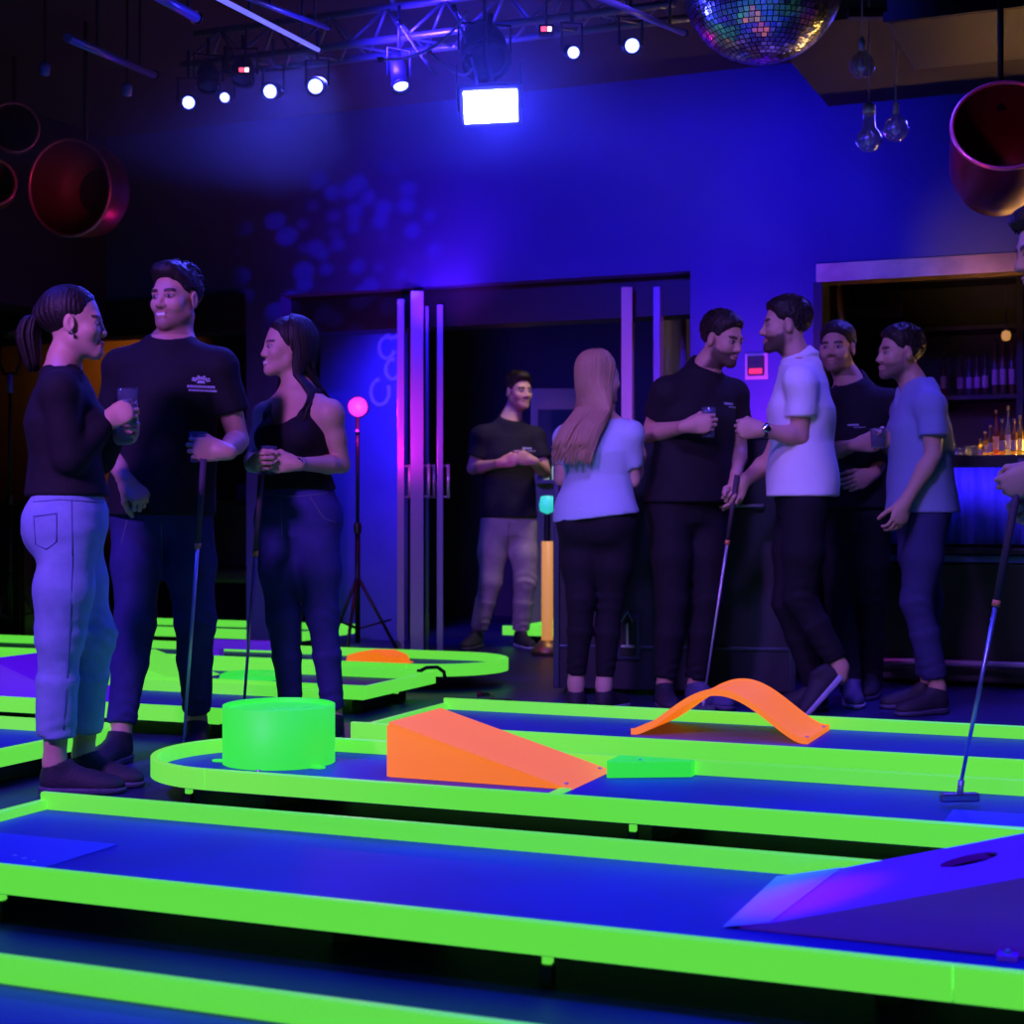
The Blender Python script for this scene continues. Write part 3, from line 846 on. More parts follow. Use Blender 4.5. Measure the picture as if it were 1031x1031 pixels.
def hair_cap(c, Rv, Fv, Uv, s, style, low=-0.055):
    """hair shell: skull offset trimmed along the hairline"""
    A = np.array([Rv, Fv, Uv])
    G = lambda x, y, z: c + (Rv * x + Fv * y + Uv * z) * s
    R = lambda *r: tuple(v * s for v in r)
    P = [p_ell(G(0, -0.017, 0.038), R(0.080, 0.099, 0.087), A, k=0.02)]
    if style == 'short':
        P.append(p_ell(G(0, 0.012, 0.078), R(0.064, 0.078, 0.050), A, k=0.03))
        P.append(p_ell(G(0.01, 0.058, 0.094), R(0.045, 0.030, 0.024), A, k=0.03))
    elif style == 'crop':
        P.append(p_ell(G(0, 0.004, 0.072), R(0.066, 0.08, 0.048), A, k=0.03))
    ys = [-0.2, -0.07, -0.045, -0.022, 0.0, 0.016, 0.03, 0.05, 0.075, 0.2]
    hl = [low, low, low + 0.012, 0.006, 0.024, 0.004, -0.004, 0.046, 0.066, 0.066]
    if style in ('short', 'crop'):
        hl = [low, low, low + 0.01, 0.0, 0.024, -0.004, 0.0, 0.040, 0.068, 0.068]
    if style == 'long':
        hl = [-0.2, -0.2, -0.2, -0.15, -0.1, -0.045, 0.0, 0.052, 0.078, 0.078]
    if style == 'tied':
        hl = [-0.06, -0.06, -0.05, -0.028, 0.012, 0.012, 0.012, 0.058, 0.078, 0.078]
    def trim(x, y, z):
        ly = ((x - c[0]) * Fv[0] + (y - c[1]) * Fv[1] + (z - c[2]) * Fv[2]) / s
        lz = ((x - c[0]) * Uv[0] + (y - c[1]) * Uv[1] + (z - c[2]) * Uv[2]) / s
        return (np.interp(ly, ys, hl) - lz) * s * 0.8
    def thin(x, y, z):
        ly = ((x - c[0]) * Fv[0] + (y - c[1]) * Fv[1] + (z - c[2]) * Fv[2]) / s
        lz = ((x - c[0]) * Uv[0] + (y - c[1]) * Uv[1] + (z - c[2]) * Uv[2]) / s
        return 0.0055 * np.clip(1 - (lz - np.interp(ly, ys, hl)) / 0.022, 0, 1)
    def strands(x, y, z):
        lx = ((x - c[0]) * Rv[0] + (y - c[1]) * Rv[1] + (z - c[2]) * Rv[2]) / s
        ly = ((x - c[0]) * Fv[0] + (y - c[1]) * Fv[1] + (z - c[2]) * Fv[2]) / s
        lz = ((x - c[0]) * Uv[0] + (y - c[1]) * Uv[1] + (z - c[2]) * Uv[2]) / s
        if style in ('short', 'crop'):
            return 0.0022 * np.sin(lx * 260 + 3 * np.sin(ly * 70)) * np.sin(ly * 120 + 2.5 * np.sin(lx * 90 + lz * 40))
        th = np.arctan2(lx, -ly)
        return 0.0012 * np.sin(th * 34 + 2.2 * np.sin(lz * 22) + 1.5 * np.sin(lz * 9)) + 0.0009 * np.sin(th * 71 + 3 * np.sin(lz * 13))
    return P, [p_fn(thin), p_fn(trim, 'cut'), p_fn(strands)]

def folds(amp, seed, fx=16.0, fz=26.0):
    r = np.random.RandomState(seed)
    ph = r.rand(6) * 6.28
    def fn(x, y, z):
        a = np.sin(fx * x + fz * z + ph[0] + 1.6 * np.sin(7 * x - 9 * y + ph[1]))
        b = np.sin(-fx * 0.9 * x + fz * 0.8 * z + fx * y + ph[2] + 1.8 * np.sin(6 * z + 5 * x + ph[3]))
        c = np.sin(8 * x + 11 * y + 5 * z + ph[4])
        return amp * (a * (0.5 + 0.5 * c) * 0.7 + b * (0.5 - 0.5 * c) * 0.7)
    return p_fn(fn)

def person(label, cfg):
    """cfg pixel joints (px, py, depth offset) at base depth cfg['Y']"""
    Y = cfg['Y']; fem = cfg.get('fem', False); S = cfg.get('s', 1.0)
    def J(k):
        q = cfg[k]
        return np.array(at(q[0], q[1], Y + (q[2] if len(q) > 2 else 0.0)))
    pel, neck, hc = J('pel'), J('neck'), J('head')
    yp, ys_, yh = cfg['yp'], cfg['ys'], cfg['yh']
    Fp, Fs = fwd(yp), fwd(ys_)
    Rp, Rs = np.cross(Fp, UP), np.cross(Fs, UP)
    Fh = fwd(yh); Rh = np.cross(Fh, UP)
    pit = cfg.get('pitch', 0); Fh2 = rot_about(Fh, Rh, -pit); Uh = np.cross(Rh, Fh2); Fh = Fh2
    if cfg.get('roll'):
        Rh = rot_about(Rh, Fh, cfg['roll']); Uh = np.cross(Rh, Fh)
    root = thing('person', label, 'person', (float(pel[0]), float(pel[1]), 0.0), 0, cfg.get('group'))
    OFF = np.array([pel[0], pel[1], 0.0])
    sw = (0.150 if fem else 0.178) * S
    hw = (0.088 if fem else 0.09) * S
    sh_drop = (0.082 if fem else 0.094) * S
    Js = {}
    for sd, e in (('r', 1), ('l', -1)):
        Js['s' + sd] = J('s' + sd) if 's' + sd in cfg else neck - UP * sh_drop + Rs * e * sw
        Js['h' + sd] = pel - UP * 0.03 + Rp * e * hw
        for b in 'ewka':
            Js[b + sd] = J(b + sd)
    tors = neck - pel
    def T(t): return pel + tors * t
    def Rt(t): return unit(Rp * (1 - t) + Rs * t)
    bm_, sk = [], cfg.get('build', 1.0) * S
    if fem:
        stn = [(-0.16, .115, .085), (-0.02, .155, .105), (.1, .168, .115), (.4, .118, .085), (.66, .135, .1), (.84, .125, .08), (.95, .07, .055), (1.0, .055, .052)]
    else:
        stn = [(-0.16, .115, .085), (-0.02, .15, .105), (.1, .158, .11), (.38, .138, .098), (.66, .16, .115), (.84, .155, .095), (.95, .085, .066), (1.0, .062, .06)]
    body = [p_loft([(T(t), Rt(t), a * sk * (0.9 if t < .6 else 1), b * sk * (0.9 if t < .6 else 1)) for t, a, b in stn if t > -0.1], k=0.03)]
    ar = 0.86 if fem else 1.0
    ar *= cfg.get('arm', 1.0) * S
    for sd in 'rl':
        s_, e_, w_ = Js['s' + sd], Js['e' + sd], Js['w' + sd]
        body.append(p_cone(T(.84), s_, 0.05 * ar, 0.054 * ar, k=0.05))
        body.append(p_cone(T(.97), s_, 0.03, 0.045 * ar, k=0.05))
        body.append(p_cone(s_, s_ + (e_ - s_) * 0.45, 0.055 * ar, 0.047 * ar, k=0.02))
        body.append(p_cone(s_ + (e_ - s_) * 0.45, e_, 0.047 * ar, 0.037 * ar, k=0.015))
        body.append(p_cone(e_, e_ + (w_ - e_) * 0.3, 0.036 * ar, 0.041 * ar, k=0.012))
        body.append(p_cone(e_ + (w_ - e_) * 0.3, w_, 0.041 * ar, 0.0245 * ar, k=0.012))
        h_, k_, a_ = Js['h' + sd], Js['k' + sd], Js['a' + sd]
        body.append(p_cone(h_ - UP * 0.02, k_, 0.068 * sk, 0.047 * sk, k=0.02))
        body.append(p_cone(k_, k_ + (a_ - k_) * 0.35, 0.045 * sk, 0.047 * sk, k=0.02))
        body.append(p_cone(k_ + (a_ - k_) * 0.35, a_, 0.048 * sk, 0.034 * sk, k=0.02))
        body.append(p_cone(a_, a_ - UP * 0.04, 0.034 * sk, 0.034 * sk, k=0.02))
    hs = cfg.get('hs', 0.94 if fem else 1.0)
    nb = hc - Uh * 0.062 * hs - Fh * 0.018 * hs
    nr = 0.045 if fem else 0.056
    body.append(p_cone(neck - UP * 0.02, nb, nr * 1.08 * S, nr * S, k=0.03))
    nm = neck + (nb - neck) * 0.45
    body.append(p_cone(T(.93) + Rs * 0.085, nm + Rs * 0.015 - Fs * 0.01, 0.026, 0.024, k=0.04)); body.append(p_cone(T(.93) - Rs * 0.085, nm - Rs * 0.015 - Fs * 0.01, 0.026, 0.024, k=0.04))
    body += head_prims(hc, Rh, Fh, Uh, hs, fem)
    fine = [(hc - 0.17, hc + 0.155, cfg.get('hf', 0.0034))]
    grips = {}
    for sd in 'rl':
        if 'hand_' + sd in cfg:
            d, palm, th, opts = cfg['hand_' + sd]
            d = unit(d)
            body += hand_prims(Js['w' + sd], d, palm, th, s=(0.9 if fem else 1.0) * S, **opts)
            cpt = Js['w' + sd] + d * 0.08
            fine.append((cpt - 0.125, cpt + 0.125, 0.0034))
            pn = unit(nv(palm) - d * (nv(palm) @ d))
            grips[sd] = Js['w' + sd] + d * 0.085 * S + pn * 0.04
    V, Q = mesh_from(body, cfg.get('h', 0.009), fine)
    # ---- colour
    sc = nv(cfg.get('skin', (0.56, 0.33, 0.24)))
    hcol = nv(cfg.get('hair_col', (0.012, 0.008, 0.007)))
    cols = np.ones((len(V), 4)); cols[:, :3] = sc
    q = (V - hc) / hs
    lx, ly, lz = q @ Rh, q @ Fh, q @ Uh
    hd = (np.abs(lx) < 0.11) & (np.abs(ly) < 0.13) & (np.abs(lz) < 0.15)
    ax_ = np.abs(lx)
    def mixc(m, c):
        m = np.clip(m, 0, 1)[:, None]
        cols[:, :3] = cols[:, :3] * (1 - m) + nv(c) * m
    face = hd & (ly > 0.045)
    bd = cfg.get('beard', 0.0)
    if bd:
        zz = lz - np.clip((0.05 - ly) * 0.5, 0, 0.03)
        m = np.clip((-0.046 - zz) / 0.012, 0, 1) * np.clip((ly + 0.005) / 0.02, 0, 1) * (lz > -0.135)
        mus = face & (np.abs(lz + 0.054) < 0.006) & (ax_ < 0.03)
        m = np.maximum(m, mus * 0.9) * hd
        inner = ((ax_ / 0.024) ** 2 + ((lz + 0.069) / 0.012) ** 2) < 1
        m = np.where(inner, 0, m)
        cheek = np.clip((ax_ - 0.046) / 0.012, 0, 1) * np.clip((0.012 - lz) / 0.01, 0, 1) * (lz > -0.09) * np.clip((ly - 0.004) / 0.008, 0, 1) * np.clip((0.034 - 0.35 * (lz + 0.05) - ly) / 0.014, 0, 1) * hd
        mixc(np.maximum(m, cheek * 0.75) * bd, hcol * 1.3 + sc * 0.04)
    lip = face * (((ax_ / 0.025) ** 2 + ((lz + 0.0695) / 0.0105) ** 2) < 1)
    mixc(lip * (0.75 if fem else 0.3), sc * (0.72, 0.36, 0.38))
    if cfg.get('smile'):
        cv = lz + 0.069 - 6.0 * ax_ ** 2
        mixc(face * ((ax_ < 0.021) & (np.abs(cv) < 0.0038)) * 1.0, (0.85, 0.83, 0.8))
    else:
        mixc(face * ((ax_ < 0.023) & (np.abs(lz + 0.0685) < 0.0018)) * 0.7, sc * 0.25)
    br = face & (ax_ > 0.012) & (ax_ < 0.051) & (np.abs(lz - 0.0175 + 6 * (ax_ - 0.034) ** 2) < (0.0045 if fem else 0.0058)) & (ly > 0.05)
    mixc(br * 0.9, hcol)
    ex = (ax_ - 0.031)
    eye = face & (((ex / 0.0155) ** 2 + ((lz + 0.004) / (0.0055 if not cfg.get('smile') else 0.0042)) ** 2) < 1) & (ly > 0.06)
    rim = face & (((ex / 0.018) ** 2 + ((lz + 0.0035) / 0.0088) ** 2) < 1) & (ly > 0.06)
    mixc(rim * 0.75, sc * 0.12)
    mixc(eye * 0.8, (0.42, 0.38, 0.38))
    mixc(eye & (((ex - cfg.get('gaze', 0) * np.sign(lx)) ** 2 + (lz + 0.004) ** 2) < 0.0062 ** 2), (0.02, 0.012, 0.01))
    obj_from('body', V - OFF, Q, SKIN, root, cols)
    Hm = mat('hair_%s' % ('dark' if hcol[0] < 0.05 else 'blonde'), hcol, 0.55, col2=hcol * 1.35, nscale=9, bump=0.3, bscale=140, spec=0.35)
    # ---- hair
    st = cfg.get('hair', 'short')
    hp_, hpost = hair_cap(hc, Rh, Fh, Uh, hs, st)
    G = lambda x, y, z: hc + (Rh * x + Fh * y + Uh * z) * hs
    extra = []
    if st == 'tied':
        hp_.append(p_ell(G(0, -0.098, 0.02), (0.03, 0.03, 0.03), k=0.03))
    hfine = cfg.get('hairh', 0.0042)
    V, Q = mesh_from(hp_ + hpost, hfine)
    hair = obj_from('hair', V - OFF, Q, Hm, root)
    rs_ = np.random.RandomState(cfg.get('seed', 1) + 100)
    def spline(pts, n):
        pts = [nv(p) for p in pts]
        pts = [2 * pts[0] - pts[1]] + pts + [2 * pts[-1] - pts[-2]]
        out = []
        m = len(pts) - 3
        for i in range(n):
            f_ = i / (n - 1) * m
            j = min(int(f_), m - 1); t = f_ - j
            p0, p1, p2, p3 = pts[j:j + 4]
            out.append(0.5 * ((2 * p1) + (p2 - p0) * t + (2 * p0 - 5 * p1 + 4 * p2 - p3) * t * t + (3 * p1 - p0 - 3 * p2 + p3) * t ** 3))
        return out
    if st in ('short', 'crop'):
        mb = MB()
        ys_h = [-0.2, -0.07, -0.045, -0.022, 0.0, 0.016, 0.03, 0.05, 0.075, 0.2]
        hl_h = [-0.055, -0.055, -0.045, 0.0, 0.024, 0.02, 0.02, 0.044, 0.07, 0.07]
        n_t = 0
        while n_t < 300:
            d_ = rs_.randn(3); d_ /= np.linalg.norm(d_)
            p_ = np.array([0.080 * d_[0], -0.017 + 0.099 * d_[1], 0.038 + 0.087 * d_[2]])
            if p_[2] < np.interp(p_[1], ys_h, hl_h) + 0.008: continue
            topw = np.clip((p_[2] - 0.05) / 0.06, 0, 1)
            if st == 'short' and topw > 0.3: p_ = p_ * (1, 1, 1) + d_ * 0.008 * topw
            nrm = d_ / np.array([0.080, 0.099, 0.087]); nrm /= np.linalg.norm(nrm)
            flow = np.array([0.35 * rs_.randn(), -1.0 if st == 'crop' or p_[1] < 0.03 else 0.35, -0.9 * (1 - topw)])
            flow -= nrm * (flow @ nrm); flow /= np.linalg.norm(flow)
            ln = (0.022 if st == 'short' else 0.02) * (0.6 + 0.7 * topw)
            lift = (0.28 if st == 'short' else 0.35) * (0.3 + topw)
            pts = [G(*(p_ - nrm * 0.004)), G(*(p_ + flow * ln * 0.5 + nrm * ln * lift * 0.5)), G(*(p_ + flow * ln + nrm * ln * lift * 0.6))]
            mb.tube([q_ - OFF for q_ in pts], [0.0042, 0.0038, 0.0012], 5)
            n_t += 1
        mb.build('hair_tufts', Hm, hair)
    if st == 'long':
        L = cfg.get('hair_len', 0.34); wd = cfg.get('hair_w', 0.1)
        drop = hc - UP * L - Fs * cfg.get('hair_back', 0.15) + cfg.get('hair_off', np.zeros(3))
        mb = MB()
        fs_ = cfg.get('front_side', 0)
        for i in range(170):
            th = math.radians(-104 + 208 * (i + rs_.rand()) / 170)
            sn, cs = math.sin(th), math.cos(th)
            e_ = 1.0 + 0.05 * rs_.rand()
            pts = [G(0.082 * e_ * math.sin(ph) * sn, -0.017 - 0.102 * e_ * math.sin(ph) * cs, 0.038 + 0.089 * e_ * math.cos(ph)) for ph in (0.25, 0.7, 1.15, 1.6)]
            pts.append(G(0.08 * e_ * sn, -0.03 - 0.082 * e_ * cs, -0.045))
            jl = 0.09 * rs_.rand() - 0.03
            if fs_ and sn * fs_ > 0.35 and rs_.rand() < 0.9:
                pts.append(G(0.082 * sn, -0.02 - 0.03 * cs, -0.12))
                w_ = rs_.rand() * (sn * fs_ - 0.35) / 0.65 * 1.6 - 0.6
                pts.append(neck - UP * 0.012 + Rs * fs_ * (0.085 + 0.012 * rs_.rand()) + Fs * (0.06 * w_))
                pts.append(neck - UP * (0.10 + jl) + Rs * fs_ * (0.092 + 0.015 * rs_.rand()) + Fs * (0.118 * w_ if w_ > 0 else 0.16 * w_ - 0.04))
            else:
                pm = hc - UP * 0.155 * hs - Fs * (0.075 + 0.03 * cs) + Rs * sn * wd * 0.95
                pts.append(pm)
                q_ = drop - UP * jl + Rs * (sn * wd * (0.95 + 0.1 * rs_.rand())) - Fs * 0.015 * cs
                pts.append(0.5 * (pm + q_) - Fs * (0.018 + 0.01 * rs_.rand()))
                pts.append(q_)
            pp = [p - OFF for p in spline(pts, 15)]
            mb.tube(pp, [0.0042, 0.006, 0.007, 0.0075, 0.008] + [0.0085] * 6 + [0.008, 0.007, 0.0055, 0.002], 6)
        mb.build('long_strands', Hm, hair)
    if st == 'tied':
        pts = [G(0, -0.108, 0.018), G(0, -0.13, 0.01), G(0, -0.143, -0.04), G(0, -0.135, -0.1), G(0, -0.125, -0.15)]
        mb = MB()
        for i in range(70):
            an0, rr = rs_.rand() * 6.283, math.sqrt(rs_.rand())
            ox, oy = math.cos(an0) * rr, math.sin(an0) * rr
            pp = [p + Rh * ox * w_ * 1.1 + (Fh * oy) * w_ - UP * (0.012 * rs_.rand() if j == 4 else 0) for j, (p, w_) in enumerate(zip(pts, (.012, .024, .032, .027, .016)))]
            mb.tube([p - OFF for p in spline(pp, 10)], [0.005, 0.006, 0.007, 0.0075, 0.0075, 0.0075, 0.007, 0.006, 0.005, 0.002], 6)
        mb.build('ponytail', Hm, hair)
        M = Matrix.Translation(Vector(G(0, -0.111, 0.018) - OFF)) @ Vector(-Fh).to_track_quat('Z', 'Y').to_matrix().to_4x4()
        MB().lathe([(0.02 + 0.008 * math.cos(a), 0.01 * math.sin(a)) for a in np.linspace(0, 2 * math.pi, 9)], 18, M).build('hair_tie', cloth('hair_tie_violet', (0.25, 0.1, 0.35)), hair)
    # ---- shirt
    top = cfg['top']
    tm, tt = top['mat'], top.get('type', 'tee')
    ease = top.get('ease', 0.014)
    hem = J('hem')
    if tt == 'tank':
        so = [(t, a + 0.008, b + 0.008) for t, a, b in stn if t >= .1]
    elif fem:
        fl = top.get('flare', 1.0)
        so = [(-0.1, .172 + .022 * fl, .128 + .04 * fl), (-0.02, .172 + .018 * fl, .126 + .036 * fl), (.1, .168 + .012 * fl, .126 + .024 * fl), (.3, .15 + .005 * fl, .114), (.45, .14, .108), (.66, .15, .118), (.84, .138, .092), (.95, .09, .066), (1.0, .066, .06)]
    else:
        so = [(-0.1, .182, .147), (.1, .178, .138), (.38, .166, .124), (.66, .174, .126), (.84, .168, .102), (.95, .1, .076), (1.0, .075, .072)]
    ez = ease - 0.012
    sp = [p_loft([(T(t), Rt(t), (a + ez) * sk, (b + ez) * sk) for t, a, b in so], k=0.03)]
    if fem:
        for e in (-1, 1):
            sp.append(p_ell(T(.64) + Rs * e * 0.068 + Fs * 0.078, (0.064, 0.064, 0.062), k=0.05))
    if tt == 'tank':
        for e in (-1, 1):   # straps
            sp.append(p_cone(T(.82) + Rs * e * 0.085 + Fs * 0.075, T(.985) + Rs * e * 0.088 + Fs * 0.0, 0.02, 0.017, k=0.015))
            sp.append(p_cone(T(.985) + Rs * e * 0.088, T(.8) + Rs * e * 0.08 - Fs * 0.075, 0.017, 0.02, k=0.015))
    else:
        for sd in 'rl':
            s_, e_, w_ = Js['s' + sd], Js['e' + sd], Js['w' + sd]
            r0 = (0.066 if not fem else 0.058) * ar / (0.86 if fem else 1) * (0.92 if fem else 1)
            sp.append(p_cone(T(.83), s_, 0.062 * ar, r0, k=0.04))
            sp.append(p_cone(T(.97), s_, 0.04, 0.055 * ar, k=0.05))
            if tt == 'long':
                sp.append(p_cone(s_, e_, r0, 0.050, k=0.02))
                we = e_ + (w_ - e_) * 0.9
                sp.append(p_cone(e_, we, 0.049, 0.034, k=0.015))
            else:
                sl = top.get('sleeve', 0.62)
                p1 = s_ + (e_ - s_) * sl
                dd = unit(e_ - s_)
                side = unit(np.cross(dd, Fs))
                sp.append(p_loft([(s_, side, r0, r0), (s_ + (e_ - s_) * sl * .5, side, r0 * .98, r0 * .98), (p1, side, r0 * .97, r0 * .97)], k=0.02))
    sp.append(folds(top.get('fold', 0.0045), cfg.get('seed', 1)))
    if tt != 'tank' and not fem:
        cr_ = nr * S + 0.016
        sp.append(p_cone(neck - UP * 0.03, neck + (nb - neck) * 0.14 - Fs * 0.012, cr_ * 1.15, cr_, k=0.035))
    post = [p_cut(hem, nv(top.get('hem_n', (0, 0, -1))))]
    if tt == 'tank':
        post.append(p_ell(T(1.03) + Fs * 0.07, (0.085, 0.085, 0.155), k=0.01, op='s'))
        post.append(p_ell(T(1.02) - Fs * 0.06, (0.075, 0.06, 0.1), k=0.01, op='s'))
    elif top.get('collar') == 'v':
        post.append(p_cone(neck + UP * 0.05, neck + UP * 0.005, 0.062, 0.06, k=0.008, op='s'))
        post.append(p_cone(neck + UP * 0.03 + Fs * 0.05, neck - UP * 0.09 + Fs * 0.12, 0.045, 0.012, k=0.008, op='s'))
    else:
        nh = top.get('neckhole', (0.052 if tt == 'polo' else 0.06) if not fem else 0.064)
        if fem:
            post.append(p_cone(neck + UP * 0.06 + (nb - neck) * 0.3, neck + Fs * 0.016 - UP * 0.004, nh, nh, k=0.008, op='s'))
        else:
          post.append(p_cone(neck + (nb - neck) * 1.0, neck + (nb - neck) * 0.16 + Fs * 0.012, nr * S + 0.012, nr * S + 0.008, k=0.006, op='s'))
          post.append(p_ell(neck + (nb - neck) * 0.42 + Fs * 0.05, (0.075, 0.075, 0.05), k=0.01, op='s'))
    V, Q = mesh_from(sp + post, top.get('h', 0.0075))
    shirt = obj_from('shirt' if tt != 'tank' else 'tank_top', V - OFF, Q, tm, root)
    if tt == 'polo':
        ring = []
        cpt = neck - UP * 0.006 + (nb - neck) * 0.16 - Fs * 0.004
        for i in range(25):
            a = 2 * math.pi * i / 24
            ring.append(cpt - OFF + (Rs * math.cos(a) * 0.064 + Fs * (math.sin(a) * 0.064)) + UP * (0.012 - 0.018 * math.sin(a)))
        MB().tube(ring, 0.018, 10, cap=False).build('collar', tm, shirt)
    if 'logo' in top:
        logo(shirt, T(.72) - OFF, Rs, Fs, top['logo'])
    # ---- trousers
    tr = cfg['trousers']
    tp = []
    e = tr.get('ease', 0.0)
    wst = J('waist') if 'waist' in cfg else hem + UP * 0.06
    tw = (wst - pel) @ UP / max(0.05, tors[2])
    if fem:
        ps = [(-0.15, .12, .1), (-0.03, .163, .118), (.08, .170, .122)] + ([(.22, .150, .106), (.4, .128, .094), (.55, .128, .094)])
    else:
        ps = [(-0.15, .12, .1), (-0.03, .158, .118), (.08, .160, .118), (.25, .15, .108), (.5, .148, .106)]
    tp.append(p_loft([(T(t), Rt(t), (a + e) * sk, (b + e) * sk) for t, a, b in ps], k=0.04))
    tp.append(p_ell(pel - UP * 0.085, (0.07, 0.085, 0.075), k=0.05))
    if fem or tr.get('seat'):
        for q_ in (-1, 1):
            tp.append(p_ell(pel - UP * 0.01 + Rp * q_ * 0.07 - Fp * 0.06, (0.082, 0.082, 0.095), k=0.05))
    r = tr.get('r', (0.088, 0.07, 0.062, 0.06, 0.048))
    for sd in 'rl':
        h_, k_, a_ = Js['h' + sd], Js['k' + sd], Js['a' + sd]
        ho = tr.get('hem', 0.02)
        b_ = a_ + unit(k_ - a_) * ho
        tp.append(p_cone(h_, h_ + (k_ - h_) * .5, (r[0] + e) * sk, (r[1] + e) * sk + .006, k=0.035))
        tp.append(p_cone(h_ + (k_ - h_) * .5, k_, (r[1] + e) * sk + .006, (r[2] + e) * sk, k=0.03))
        tp.append(p_cone(k_, k_ + (b_ - k_) * .4, (r[2] + e) * sk, (r[3] + e) * sk, k=0.03))
        p0 = k_ + (b_ - k_) * .4
        d_ = unit(b_ - k_)
        side = unit(np.cross(d_, Fp))
        tp.append(p_loft([(p0, side, r[3] + e, r[3] + e), (b_, side, r[4] + e, r[4] + e)], k=0.02))
    kn = [Js['kr'], Js['kl']]; an = [Js['ar'], Js['al']]
    def crease(x, y, z):
        out = 0
        for j, p in enumerate(kn):
            g = np.exp(-((x - p[0]) ** 2 + (y - p[1]) ** 2) / 0.02)
            an_ = np.arctan2(y - p[1], x - p[0])
            w = np.exp(-((z - p[2] - 0.01) / 0.06) ** 2) * g
            out = out + w * 0.0042 * np.sin((z - p[2]) * 120 + 1.8 * np.sin(an_ + j) + 2.0 * np.sin(2 * an_ + 1.3 * j)) * (0.55 + 0.45 * np.sin(an_ * 1.0 + 2.2 * j + (z - p[2]) * 14))
        for j, p in enumerate(an):
            g = np.exp(-((x - p[0]) ** 2 + (y - p[1]) ** 2) / 0.02)
            an_ = np.arctan2(y - p[1], x - p[0])
            w = np.exp(-((z - p[2] - 0.09) / 0.05) ** 2) * g
            out = out + w * 0.0035 * np.sin((z - p[2]) * 150 + 2.4 * np.sin(an_ * 2 + j)) * (0.5 + 0.5 * np.sin(an_ + j * 2 + z * 11))
        return out
    tp.append(p_fn(crease)); tp.append(folds(tr.get('fold', 0.003), cfg.get('seed', 1) + 5, 13, 19))
    tp.append(p_cut(wst, (0, 0, 1)))
    V, Q = mesh_from(tp, tr.get('h', 0.0085))
    trs = obj_from('trousers', V - OFF, Q, tr['mat'], root)
    # ---- shoes
    for sd in 'rl':
        if 'foot_' + sd in cfg:
            yw, up_, so_, *rest = cfg['foot_' + sd]
            pt = rest[0] if rest else 0
            a_ = Js['a' + sd] - OFF
            z = 0.0 if pt == 0 else float(a_[2] - 0.09)
            f_ = fwd(yw)
            shoe(root, Vector((a_[0] + f_[0] * 0.028, a_[1] + f_[1] * 0.028, max(cfg.get('ground', 0.0), z))), yw, up_, so_, pt, 0.93 if fem else 1.0)
    return root, {k: v for k, v in Js.items()}, grips, OFF, shirt, trs

def logo(shirt, centre, R, Fv, spec):
    """small flat print laid on the chest"""
    me = shirt.data
    bvh = BVHTree.FromPolygons([v.co for v in me.vertices], [p.vertices[:] for p in me.polygons])
    mb = MB()
    ox, oz, w = spec['at'][0], spec['at'][1], spec['w']
    def put(poly):
        vs = []
        for x, z in poly:
            o = Vector(centre + R * (ox - x) + UP * (oz + z) + Fv * 0.5)
            h = bvh.ray_cast(o, Vector(-Fv))
            if h[0] is None: return
            vs.append(h[0] + Vector(Fv) * 0.0015)
        mb.add(vs, [list(range(len(vs)))])
    if spec['kind'] == 'crest':
        for i in range(9):           # fan shaped emblem over two lines of lettering
            a0, a1 = math.pi * (0.12 + i * 0.085), math.pi * (0.12 + i * 0.085 + 0.06)
            r0, r1 = w * 0.22, w * (0.46 if i % 2 else 0.40)
            put([(math.cos(a) * r, math.sin(a) * r * 0.75) for a, r in ((a0, r0), (a1, r0), (a1, r1), (a0, r1))])
        put([(-0.16 * w, 0.0), (0.16 * w, 0.0), (0.1 * w, 0.12 * w), (-0.1 * w, 0.12 * w)])
        x = -0.5 * w
        k = 0
        while x < 0.48 * w:
            l = w * (0.06, 0.045, 0.07, 0.05)[k % 4]
            put([(x, -0.2 * w), (x + l, -0.2 * w), (x + l, -0.09 * w), (x, -0.09 * w)])
            put([(x + 0.06 * w, -0.36 * w), (x + l + 0.06 * w, -0.36 * w), (x + l + 0.06 * w, -0.27 * w), (x + 0.06 * w, -0.27 * w)])
            x += l + 0.018 * w; k += 1
    else:
        x = -0.5 * w; k = 0
        while x < 0.48 * w:
            l = w * (0.09, 0.07, 0.11)[k % 3]
            put([(x, 0), (x + l, 0), (x + l, 0.16 * w), (x, 0.16 * w)])
            put([(x + 0.03, -0.2 * w), (x + l * .7 + 0.03, -0.2 * w), (x + l * .7 + 0.03, -0.1 * w), (x + 0.03, -0.1 * w)])
            x += l + 0.025 * w; k += 1
    o = mb.build('chest_print', mat('pale_print', (0.5, 0.5, 0.75), 0.7), shirt)
    return o

# ------------------------------------------------------------------ cast
BLACK_TEE = cloth('black_jersey', (0.012, 0.011, 0.016))
NAVY_TEE = cloth('charcoal_jersey', (0.014, 0.013, 0.024))
PALE_TEE = cloth('pale_blue_jersey', (0.42, 0.55, 0.72))
WHITE_POLO = cloth('white_pique', (0.78, 0.80, 0.85))
GREY_TEE = cloth('grey_blue_jersey', (0.22, 0.27, 0.5))
LIGHT_DENIM = cloth('light_denim', (0.24, 0.33, 0.62), c2=(0.19, 0.27, 0.52))
DARK_DENIM = cloth('dark_denim', (0.03, 0.03, 0.17), c2=(0.022, 0.022, 0.13))
INDIGO_DENIM = cloth('indigo_denim', (0.04, 0.034, 0.22), c2=(0.03, 0.028, 0.17))
BLACK_PANTS = cloth('black_twill', (0.011, 0.010, 0.016))
SLATE_PANTS = cloth('slate_twill', (0.035, 0.035, 0.13))
KHAKI = cloth('khaki_twill', (0.46, 0.40, 0.36), c2=(0.38, 0.33, 0.3))
SHOE_DARK = mat('dark_shoe_knit', (0.018, 0.015, 0.03), 0.7, bump=0.3, bscale=120)
